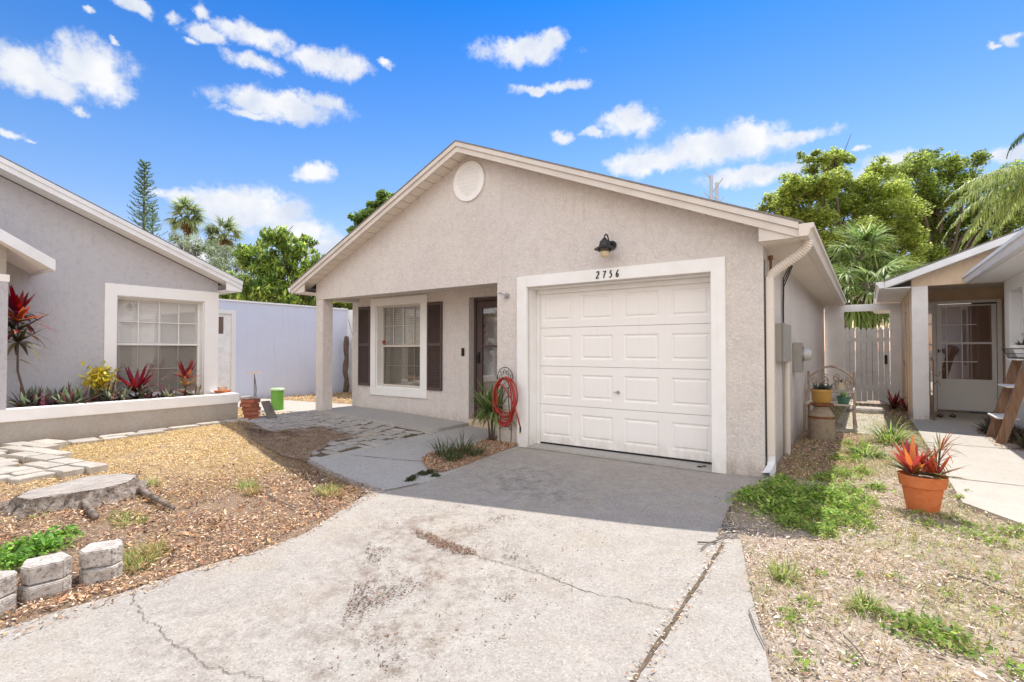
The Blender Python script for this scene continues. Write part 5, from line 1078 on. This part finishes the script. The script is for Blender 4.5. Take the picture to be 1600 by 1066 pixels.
W3 = cat(leafy(cs, 220, .075, .05, .024, [(.20,.42,.06),(.34,.56,.10),(.12,.28,.05)], z0=.05, h=.12), leafy(cs, 140, .09, .03, .014, WG, z0=.05, h=.08))
cs = [(*G(px,py),s) for px,py,s in ((660,742,.5),(672,740,.5),(645,748,.45),(680,745,.4),(1094,733,.35),(1100,732,.3),(640,752,.4))]
W4 = leafy(cs, 600, .06, .035, .018, [(.06,.11,.04),(.10,.16,.06),(.2,.15,.09)], h=.05)
stuff('weeds', cat(W1,W2,W3,W4), 'leaf', 'low leafy green weeds spreading over the yard edges', 'weeds')
# grass blades: dry and green tufts over both yards (stuff)
def blades(poly_w, n, L, wd, palette, dens=None, el=(.3,1.4)):
    xs = [p[0] for p in poly_w]; ys = [p[1] for p in poly_w]; x = rng.uniform(min(xs),max(xs),n*3); y = rng.uniform(min(ys),max(ys),n*3); k = inpoly(x,y,poly_w)
    if dens is not None: k &= rng.random(len(x)) < dens(x,y)
    for h_ in HARD: k &= ~inpoly(x,y,h_)
    x, y = x[k][:n], y[k][:n]; B = np.stack([x,y,gza(x,y)],1); m = len(x); c = pal(m, palette, .18)
    return strips(B, rng.uniform(0,2*pi,m), rng.uniform(*el,m), L*rng.uniform(.5,1.4,m), wd, rng.uniform(.2,1.4,m), c*.9, 3, c*1.1)
def fbm(x, y, s=1.0, seed=0):
    r = np.random.default_rng(seed); v = np.zeros_like(x); a = 1
    for o in range(10):
        th = r.uniform(0,2*pi); f = s*(1.4**o); v += a*np.sin((x*cos(th)+y*sin(th))*f+r.uniform(0,6)); a *= .85
    return v/2.6
RY_ = [(-1.05,3.82),(-1.0,5.5),(-.8,5.8),(-.85,15),(.66,15),(.66,5.7),(1.0,5.2),(2.8,2.6),(2.2,-.5),(-.2,-.5),(-.4,2.2),(-.72,3.8)]
LY_ = GP([(370,663),(392,700),(440,730),(510,742),(560,765),(520,800),(400,858),(250,905),(180,930),(0,970)])+[(-4.2,-.8),(-7,-1),(-9.1,.6)]+[(-8.9,3.2),(-8.95,4.5)]
DRY = [(.55,.40,.18),(.62,.50,.26),(.45,.30,.13),(.38,.36,.12)]; MIX = [(.34,.48,.10),(.48,.55,.17),(.60,.52,.24),(.22,.34,.07)]
B1 = blades(RY_, 26000, .05, .0045, MIX, lambda x,y: np.clip(.06+.85*(fbm(x,y,2.2,3) > -.1)*(y > 3.0)+.25*(fbm(x,y,3,4) > .5),0,1))
B2 = blades(RY_, 30000, .055, .005, DRY+[(.74,.64,.44),(.78,.70,.52)], lambda x,y: np.clip(.12+.8*(fbm(x,y,2.5,8) > .1),0,1))
B3 = blades(LY_, 15000, .04, .0045, [(.62,.45,.16),(.66,.52,.25),(.50,.34,.12),(.55,.5,.16)], lambda x,y: np.clip(.15+.8*(fbm(x,y,1.8,11) > -.1),0,1)*(x+y*.25 < -4.6))
T = []
for px, py, s, pl_ in ((205,820,.09,MIX),(190,812,.06,MIX),(225,870,.10,MIX),(212,885,.09,DRY+MIX),(240,862,.07,DRY),(510,770,.09,MIX),(520,775,.07,DRY),(385,762,.08,MIX),(235,760,.05,MIX),(60,815,.05,MIX),(395,772,.05,DRY),(1350,950,.05,MIX),(1225,900,.06,MIX)):
    g_ = G(px,py); T.append(clump((g_[0],g_[1],gz(*g_)), s, 170, .10, .005, pl_, el=(.2,1.5), droop=.9, seg=3))
stuff('grass', cat(B1,B2,B3,*T,*GRW), 'leaf', 'sparse dry and green grass blades over both yards', 'grass')
# leaf litter and wood chips (stuff)
def litter(poly_w, n, l, w, palette, dens=None, zoff=.006, pitch=.25, drive=False):
    xs = [p[0] for p in poly_w]; ys = [p[1] for p in poly_w]; x = rng.uniform(min(xs),max(xs),n*3); y = rng.uniform(min(ys),max(ys),n*3); k = inpoly(x,y,poly_w)
    if dens is not None: k &= rng.random(len(x)) < dens(x,y)
    if not drive:
        for h_ in HARD: k &= ~inpoly(x,y,h_)
    x, y = x[k][:n], y[k][:n]; m = len(x); z = gza(x,y)+zoff+rng.random(m)*.012; dd = np.hypot((x+5.9)/1.7,(y-1.2)/1.0); z += .06*np.clip(1-dd,0,1)*(0 if drive else 1)
    return quads(np.stack([x,y,z],1), l*rng.uniform(.5,1.6,m), w*rng.uniform(.5,1.5,m), rng.normal(0,pitch,m), pal(m, palette, .18), up=.35)
PALE = [(.66,.54,.45,3),(.74,.64,.54,1.6),(.50,.36,.26,2.2),(.34,.21,.14,1.4),(.64,.50,.36,2),(.82,.75,.68,.5)]
GOLD = [(.80,.56,.25,3),(.86,.68,.36,2.4),(.66,.40,.17,1.8),(.36,.20,.09,1.2)]
BRWN = [(.38,.20,.11,3),(.52,.30,.16,2),(.20,.11,.065,2.4),(.74,.58,.44,1.3),(.62,.42,.25,1.4)]
nearL = lambda x,y: np.clip(1.3-np.hypot(x,y)*.0,0,1)
clump_ = lambda x,y,s,lo,sd: np.clip(lo+(1-lo)*(fbm(x,y,s,sd)*.9+.5),0,1)
gold = lambda x,y: 1/(1+np.exp(-((-x-6.1)+.35*(y-2.2)+.5*fbm(x,y,1.5,5))*3))
L1 = litter(RY_, 62000, .017, .0065, PALE, lambda x,y: clump_(x,y,3.5,.12,51)); L1b = litter(RY_, 3500, .035, .015, [(.50,.36,.26),(.62,.50,.38),(.30,.18,.12),(.26,.16,.10),(.70,.60,.50)], pitch=.4); L1c = litter(RY_, 9000, .06, .003, [(.62,.48,.30),(.45,.32,.2),(.74,.62,.44)])
L2 = litter(LY_, 46000, .024, .006, GOLD, lambda x,y: gold(x,y)*clump_(x,y,3.0,.35,52)); L2b = litter(LY_, 6000, .03, .009, BRWN, lambda x,y: gold(x,y)*(fbm(x,y,3.4,57) > .35))
L3 = litter(LY_, 36000, .030, .008, BRWN, lambda x,y: (1-gold(x,y))*clump_(x,y,4.0,.15,53)); L3b = litter(LY_, 4200, .055, .018, BRWN+[(.12,.08,.06,3)], lambda x,y: (1-gold(x,y))*(fbm(x,y,5,54) > .1), pitch=.5); L3c = litter(LY_, 7000, .06, .003, GOLD+BRWN)
EDGE = GP([(600,768),(560,790),(480,838),(400,870),(290,905),(190,940),(60,985),(0,1010)])+[(-3.9,.2)]+GP([(0,960),(100,935),(190,905),(290,880),(400,845),(480,815),(550,770),(480,722)])
L4 = litter(EDGE, 6000, .026, .009, BRWN, lambda x,y: .55+.3*fbm(x,y,6,7), drive=True)
L5 = litter(GP([(372,660),(395,664),(420,676),(472,671),(505,669),(562,683),(520,691),(505,700),(490,708),(482,722),(530,746),(590,768),(560,778),(500,748),(440,726),(395,697)]), 15000, .022, .008, [(.26,.16,.09),(.36,.24,.14),(.18,.11,.06)], drive=True, zoff=.028)
ISL = GP([(658,722),(668,712),(700,706),(735,700),(768,685),(800,686),(816,696),(790,705),(760,716),(722,731),(692,740),(670,738)])
L6 = litter(ISL, 9000, .030, .008, BRWN, drive=True, zoff=.03, pitch=.5)
BWB = [(-12.35,6.7),(-12.35,9.2),(-9.2,9.2),(-8.9,6.9),(-9.2,7.25),(-12.3,6.78)]
L7 = litter(BWB, 7000, .04, .015, GOLD+BRWN, drive=True, zoff=.01)
L7b = litter([(-10.9,4.7),(-12.3,5.6),(-9.6,5.3),(-9.25,5.7),(-9.0,4.7)], 3500, .03, .012, GOLD, drive=True, zoff=.012)
JN = [(-.90,3.8),(-.80,3.85),(-.70,-.4),(-.80,-.4)]
L8 = litter(JN, 500, .022, .008, PALE+BRWN, drive=True, zoff=.004)
CR = GP([(650,822),(690,842),(745,862),(785,872),(790,885),(745,878),(690,860),(650,838)])
L9 = litter(CR, 1500, .014, .005, [(.25,.13,.08),(.18,.1,.06)], lambda x,y: 1.*(fbm(x,y,5,33) > .25), drive=True, zoff=.003)
DV = GP([(600,772),(900,815),(1000,850),(700,1066),(500,1066),(560,900)])
L10 = litter(DV, 12000, .015, .007, [(.16,.11,.08),(.25,.15,.10),(.10,.08,.07)], lambda x,y: np.clip(.03+(fbm(x,y,3.2,21)-.35)*1.1,.02,1), drive=True, zoff=.003, pitch=.1)
L11 = litter(DRIVE, 700, .012, .006, [(.12,.09,.07),(.2,.13,.09)], drive=True, zoff=.003, pitch=.1)
L12 = litter([(-.85,5.9),(-.85,9.6),(-.1,9.6),(-.2,5.9)], 5000, .035, .012, BRWN, zoff=.01)
L13 = litter([(1.4,9.0),(1.95,9.0),(1.95,12.1),(1.4,11.4)], 1800, .03, .01, BRWN, drive=True, zoff=.02)
L14 = litter([(.46,11),(.66,11),(.66,15.1),(.35,15.1)], 800, .05, .02, BRWN, drive=True, zoff=.01)
stuff('leaf_litter', cat(L1,L1b,L1c,L2,L2b,L3,L3b,L3c,L4,L5,L6,L7,L7b,L8,L9,L10,L11,L12,L13,L14), 'chips', 'dry leaves and wood chips strewn over the beds and driveway edge', 'leaf litter')
# mulch mounds under patch and island
def mound(name, poly, h):
    bm = bmesh.new(); c = Vector((sum(p[0] for p in poly)/len(poly), sum(p[1] for p in poly)/len(poly), 0)); vs = []; fs = []; n = len(poly)
    for r_, hh_ in ((1,.004),(.9,h*.6),(.6,h),(.25,h)):
        for p in poly: x, y = c.x+(p[0]-c.x)*r_, c.y+(p[1]-c.y)*r_; vs.append((x,y,gz(x,y)+hh_))
    for lv in range(3):
        for i in range(n): fs.append((lv*n+i,lv*n+(i+1) % n,lv*n+n+(i+1) % n,lv*n+n+i))
    fs.append(tuple(range(3*n,4*n))); o = MB().add(vs, fs).build(name, 'soil', smooth=True); o['kind'] = 'structure'
mound('mulch_bed', ISL, .035); mound('mulch_bed', MPATCH, .022)
# twigs
def twig(pts, r, label):
    P_ = [Vector((*G(a,b),0)) for a, b in pts]; P_ = [Vector((p.x,p.y,gz(p.x,p.y)+.012+.006*random.random())) for p in P_]
    o = MB().tube(P_, [r*(1-.5*i/len(P_)) for i in range(len(P_))], 5).build('twig', 'wood_grey', None, loc=P_[0]); tag(o, label, 'twig')
twig([(410,770),(430,782),(446,790),(462,797)], .008, 'dark stick lying on the mulch in the left yard')
twig([(1090,850),(1110,851),(1128,845),(1135,840)], .006, 'thin twig lying at the corner of the driveway joint')
twig([(1095,862),(1105,853),(1120,850)], .005, 'short twig under the thin twig at the driveway joint')
twig([(1480,900),(1530,912),(1570,930),(1600,942)], .006, 'long grey stick lying on the dry lawn at right')
twig([(1313,992),(1335,1015),(1348,1030)], .005, 'bleached thin stick on the dry lawn near the bottom edge')
twig([(1170,958),(1180,985),(1195,1015)], .004, 'curved dry straw lying on the driveway edge slab')
twig([(490,775),(497,790),(500,800)], .006, 'dark twig at the tip of the mulch beside the driveway')
twig([(332,868),(345,863),(358,858)], .004, 'short straw twig at the left edge of the driveway')
# ================================================================== TREES
def crown(clumps, n, ls, palette, sub=12, spread=.34, flat=1.0, ratio=.55, hang=0):
    tot = sum(c[3]**2 for c in clumps); P = []
    for (x, y, z, r) in clumps:
        m = int(n*r*r/tot); d = rng.normal(0,1,(sub,3)); d /= np.linalg.norm(d,axis=1)[:,None]; rr = r*rng.uniform(.35,1,sub)[:,None]
        S_ = np.array([x,y,z])+d*rr*[1,1,.8*flat]; sr = r*spread*rng.uniform(.6,1.25,sub); tone = rng.uniform(.75,1.25,sub)
        k = rng.integers(0,sub,m); dd = rng.normal(0,1,(m,3)); dd /= np.linalg.norm(dd,axis=1)[:,None]; C = S_[k]+dd*(sr[k]*rng.random(m)**.33)[:,None]*[1,1,.75]
        c = pal(m, palette, .16)*tone[k][:,None]; l = ls*rng.uniform(.6,1.4,m)
        P.append(quads(C, l, l*ratio, rng.uniform(-.9,.5,m)-hang, c))
    return cat(*P)
def tree(name, label, base, th, tr, clumps, n, ls, palette, cat_='tree', group=None, ratio=.55, sub=12, spread=.34, hang=0, m='leaf', limbs=True):
    bx, by = base; t = thing(name, label, cat_, (bx,by,0), group)
    q = MB(); pts = [(bx,by,-.2),(bx+.05,by,th*.5),(bx,by+.1,th)]; q.tube(pts, [tr*1.2,tr,tr*.8], 10)
    if limbs:
        for (x, y, z, r) in clumps:
            a = Vector((bx,by+.1,th)); b_ = Vector((x,y,z)); md = (a+b_)/2+Vector((random.uniform(-.3,.3),random.uniform(-.3,.3),random.uniform(-.1,.5)))
            q.tube([a,md,b_], [tr*.55,tr*.32,tr*.12], 7)
            for k in range(4): e = b_+Vector([random.gauss(0,r*.5) for _ in range(3)]); q.tube([md.lerp(b_,.6),(b_+e)/2,e], [tr*.15,tr*.09,.01], 5)
    q.build('trunk', 'bark', t, smooth=True); nmesh('crown', *crown(clumps, n, ls, palette, sub, spread, ratio=ratio, hang=hang), m, t); return t
def CL(lst, t0, dt=0):
    out = []
    for (px, py, rpx, *d) in lst:
        t = t0+(d[0] if d else random.uniform(-1,1)*dt); P = PT(px,py,t); out.append((P.x,P.y,P.z,rpx/CF*t))
    return out
OAK = [(.28,.37,.07),(.42,.52,.09),(.56,.64,.13),(.17,.24,.05),(.64,.68,.20)]
t0 = 27; ck = CL([(1240,300,32),(1275,290,40),(1310,262,30),(1270,252,22),(1345,300,42),(1215,322,26),(1320,330,45),(1385,330,45),(1260,340,40),(1225,350,30),(1300,380,45),(1360,380,45),(1400,385,40),(1250,385,36),(1330,420,45),(1390,430,40),(1290,430,36),(1235,290,18),(1300,245,16),(1395,288,34),(1372,268,22)], t0, 2)
b0 = PT(1320,560,t0); tree('oak_tree', 'broad bright green oak behind the main house roof at right', (b0.x,b0.y), 4.0, .24, ck, 125000, .14, OAK, group='oaks behind the houses', spread=.43, sub=16)
t0 = 31; ck = CL([(1450,270,34),(1485,262,26),(1420,300,40),(1465,310,45),(1510,290,28),(1430,350,45),(1490,355,45),(1440,400,40),(1530,330,38),(1500,400,40),(1560,290,34),(1590,340,40),(1550,370,40),(1585,390,40),(1475,430,40),(1430,440,40),(1600,270,26),(1530,250,18),(1425,262,26),(1450,245,16),(1410,360,40),(1570,320,34),(1545,330,34),(1600,310,30)], t0, 2)
b0 = PT(1460,560,t0); tree('oak_tree', 'darker oak rising above the porch roof of the right house', (b0.x,b0.y), 4.5, .24, ck, 110000, .15, [(.22,.31,.06),(.34,.44,.09),(.50,.58,.14),(.14,.20,.05)], group='oaks behind the houses', spread=.43, sub=16)
# sparse outer twigs of the oaks come from the small clumps above
t0 = 18; ck = CL([(400,405,30),(435,378,26),(462,395,26),(420,430,36),(465,430,34),(500,420,26),(478,385,18),(385,450,34),(440,460,40),(500,460,34),(540,470,34),(365,470,30)], t0, 1.2)
b0 = PT(440,560,t0); SCH = [(.24,.36,.07),(.40,.53,.08),(.16,.25,.06),(.55,.64,.13),(.11,.18,.05)]
tree('schefflera_tree', 'glossy umbrella tree with drooping leaf clusters behind the blue wall', (b0.x,b0.y), 2.2, .16, ck, 17000, .20, SCH, ratio=.36, spread=.40, sub=18, hang=.45, m='leaf_gloss')
t0 = 26; ck = CL([(300,385,22),(330,392,22),(355,400,24),(280,375,16),(375,415,20),(340,425,26),(300,420,30)], t0, 1.5)
b0 = PT(330,560,t0); tree('olive_tree', 'airy grey green tree between the palms and the grey house roof', (b0.x,b0.y), 3, .14, ck, 12000, .12, [(.30,.37,.22),(.42,.48,.32),(.22,.27,.17)], ratio=.4, spread=.5)
t0 = 19; ck = CL([(598,308,16),(580,328,18),(560,345,16),(615,312,14),(600,335,24),(570,365,24),(625,335,20)], t0, .6)
b0 = PT(600,560,t0); tree('sea_grape_tree', 'green tree top peeking over the left roof slope of the main house', (b0.x,b0.y), 4, .14, ck, 7000, .16, [(.16,.27,.08),(.26,.38,.10),(.36,.47,.15)], ratio=.6, spread=.45)
t0 = 22; ck = CL([(360,470,40),(400,470,40),(470,475,40),(540,478,36),(600,470,40)], t0, .5)
b0 = PT(520,560,t0); tree('shrub', 'dense dark green hedge shrub just above the blue wall', (b0.x,b0.y), .8, .12, ck, 15000, .17, [(.06,.11,.03),(.11,.18,.04),(.18,.26,.06)], cat_='shrub', hang=.4, ratio=.4)
# fan palms
def fan_palm(name, label, P, th, r, nf, palette, trunk_r=.14, skirt=0, group=None, nleaf=22, wl=.05, elo=-.9, ehi=1.4):
    bx, by, zt = P; t = thing(name, label, 'palm tree', (bx,by,0), group)
    MB().tube([(bx,by,-.2),(bx+.1,by,zt*.5),(bx,by,zt)], [trunk_r*1.2,trunk_r,trunk_r*.9], 10).build('trunk', 'bark', t, smooth=True)
    parts = []
    for i in range(nf+skirt):
        sk = i >= nf; yaw = rng.uniform(0,2*pi); el = rng.uniform(elo,ehi) if not sk else rng.uniform(-1.5,-1.0); pl_ = r*(.5 if not sk else .25)*rng.uniform(.8,1.15)
        d = np.array([cos(yaw)*cos(el), sin(yaw)*cos(el), sin(el)]); B = np.array([bx,by,zt]); H = B+d*pl_*(1 if not sk else 1)-np.array([0,0,.05*r])
        pc = pal(1, [(.2,.25,.08)])
        parts.append(strips(B[None], np.array([yaw]), np.array([el+.1]), pl_, .05, .2, pc, 3))
        n = nleaf; a = np.linspace(-1.75,1.75,n)+rng.normal(0,.04,n); s = np.array([-sin(yaw),cos(yaw),0]); u = np.cross(d,s); tl = rng.uniform(-.5,.5)
        s2 = s*cos(tl)+u*sin(tl); dirs = d[None]*np.cos(a)[:,None]+s2[None]*np.sin(a)[:,None]
        yw = np.arctan2(dirs[:,1],dirs[:,0]); ee = np.arcsin(np.clip(dirs[:,2],-1,1)); c = pal(n, palette if not sk else [(.30,.20,.11),(.42,.30,.18)], .12)*rng.uniform(.8,1.2)
        parts.append(strips(np.repeat(H[None],n,0), yw, ee, r*.62*(1-.25*np.abs(a)/1.75), wl*r, rng.uniform(.5,1.3,n), c*.95, 3, c*1.1, taper=.5))
    nmesh('crown', *cat(*parts), 'leaf', t); return t
FP = [(.24,.33,.12),(.36,.44,.17),(.46,.50,.24),(.15,.21,.09)]
P = PT(292,338,42); fan_palm('fan_palm', 'tall fan palm with brown skirt, left one of the two beyond the grey house', (P.x,P.y,P.z), 0, 1.75, 34, FP, .22, 14, 'fan palms beyond the grey house')
P = PT(350,366,40); fan_palm('fan_palm', 'tall fan palm, right one of the two beyond the grey house', (P.x,P.y,P.z), 0, 1.75, 34, FP, .22, 12, 'fan palms beyond the grey house')
FP2 = [(.24,.35,.09),(.34,.44,.14),(.46,.52,.26),(.14,.22,.06)]
P = PT(1345,400,21); fan_palm('cabbage_palm', 'bushy cabbage palm with pale shiny fans behind the gate wall', (P.x,P.y,P.z), 0, 1.7, 56, FP2, .2, 20, None, nleaf=26, wl=.035, elo=-1.2)
P = PT(1355,468,19); fan_palm('cabbage_palm', 'low palm with brown hanging fronds seen through the top of the gate', (P.x,P.y,P.z+.6), 0, 1.9, 46, FP2, .2, 20, None, nleaf=26, wl=.03, elo=-1.4, ehi=.8)
# queen palm with long pinnate fronds
def queen_palm(name, label, P, fronds, L, palette):
    bx, by, zt = P; t = thing(name, label, 'palm tree', (bx,by,0))
    MB().tube([(bx,by,-.2),(bx,by,zt*.5),(bx,by,zt)], [.2,.16,.13], 10).build('trunk', 'bark', t, smooth=True); parts = []
    for (yaw, el, dr) in fronds:
        m = 60; l = L*rng.uniform(.85,1.1); p = np.array([bx,by,zt]); pts = []; 
        for i in range(m):
            e = el-dr*(i/m)**1.2; d = np.array([cos(yaw)*cos(e),sin(yaw)*cos(e),sin(e)]); p = p+d*l/m; pts.append((p.copy(),d))
        B = np.array([a for a, _ in pts]); D = np.array([b for _, b in pts]); s = np.array([-sin(yaw),cos(yaw),0])
        parts.append(strips(np.array([[bx,by,zt]]), np.array([yaw]), np.array([el]), l, .05, dr, pal(1,[(.28,.26,.10)]), 12))
        fr = np.linspace(0,1,m); ll = .40*np.sin(np.clip(fr*1.05+.12,0,1)*pi)**.6+.08
        for sg in (-1,1):
            for rep in range(2):
                dd = D*.45+s*sg*rng.uniform(.6,1.1,(m,1))+np.array([0,0,1])*rng.normal(-.15,.3,(m,1)); dd /= np.linalg.norm(dd,axis=1)[:,None]
                c = pal(m, palette, .15); parts.append(strips(B, np.arctan2(dd[:,1],dd[:,0]), np.arcsin(dd[:,2]), ll*rng.uniform(.8,1.2,m), .026, rng.uniform(.5,1.7,m), c*.95, 3, c*1.1, taper=.6))
    nmesh('crown', *cat(*parts), 'leaf', t)
QP = [(.34,.43,.11),(.47,.54,.18),(.52,.57,.27),(.20,.28,.08)]
P = PT(1640,262,17); yl = radians(180-35)
queen_palm('queen_palm', 'queen palm with long drooping feathery fronds at the right edge', (P.x,P.y,P.z), [(yl+a,e,d) for a, e, d in ((0,.35,1.2),(.25,.1,1.2),(-.3,.15,1.3),(.5,-.2,1.0),(-.6,-.1,1.1),(.1,-.35,1.0),(-.2,-.5,.8),(1.2,.2,1.2),(-1.4,.1,1.2),(2.4,.3,1.2),(3.1,.2,1.2),(-2.2,.3,1.2),(.7,.3,1.3),(-.9,.3,1.4),(.3,-.6,.7))], 3.5, QP)
P = PT(1660,185,22); queen_palm('queen_palm', 'taller palm whose single frond tip hangs in at the upper right corner', (P.x,P.y,P.z), [(yl+a,e,d) for a, e, d in ((.05,.25,1.7),(1.5,.3,1.3),(2.8,.2,1.2),(-2.0,.4,1.3))], 2.3, [(.10,.17,.07),(.17,.24,.09)])
# norfolk pine
P = PT(222,560,62); tz = PT(218,250,62).z
np_t = thing('norfolk_pine', 'tall narrow norfolk pine with upswept tiers behind the grey house roof', 'tree', (P.x,P.y,0))
MB().tube([(P.x,P.y,0),(P.x,P.y,tz*.6),(P.x,P.y,tz-.3)], [.35,.2,.04], 8).build('trunk', 'bark', np_t)
parts = []; NP = [(.12,.20,.12),(.18,.27,.15),(.22,.31,.16)]
for k in range(46):
    z = tz-.3-k*.36; L_ = min(.5+k*.066, 2.5); nb = 5
    for j in range(nb):
        if rng.random() < .12: continue
        yaw = 2*pi*j/nb+k*.7+rng.normal(0,.1); l = L_*rng.uniform(.75,1.15); m = 22; fr = np.linspace(.12,1,m); dx = l*fr; dz = -.12*l*np.sin(fr*pi*.8)+.35*l*fr**2+.1
        B = np.stack([P.x+cos(yaw)*dx, P.y+sin(yaw)*dx, z+dz],1)
        for rep in range(3):
            a = yaw+rng.normal(0,.7,m); parts.append(strips(B, a, rng.uniform(.1,1.1,m), .30*rng.uniform(.6,1.2,m), .07, .0, pal(m,NP), 2))
nmesh('crown', *cat(*parts), 'leaf', np_t)
P = PT(236,560,66); np2 = thing('norfolk_pine', 'shorter thin norfolk pine right of the tall one', 'tree', (P.x,P.y,0)); tz = PT(236,318,66).z
MB().tube([(P.x,P.y,0),(P.x,P.y,tz-.2)], [.25,.04], 8).build('trunk', 'bark', np2); parts = []
for k in range(30):
    z = tz-.3-k*.42; l0 = min(.5+k*.07,1.3)
    for j in range(4):
        if rng.random() < .2: continue
        yaw = rng.uniform(0,2*pi); m = 12; fr = np.linspace(.1,1,m); B = np.stack([P.x+cos(yaw)*l0*fr,P.y+sin(yaw)*l0*fr,z+.3*l0*fr**2],1)
        for rep in range(3): parts.append(strips(B, yaw+rng.normal(0,.7,m), rng.uniform(.1,1.1,m), .30, .07, 0, pal(m,NP), 2))
nmesh('crown', *cat(*parts), 'leaf', np2)
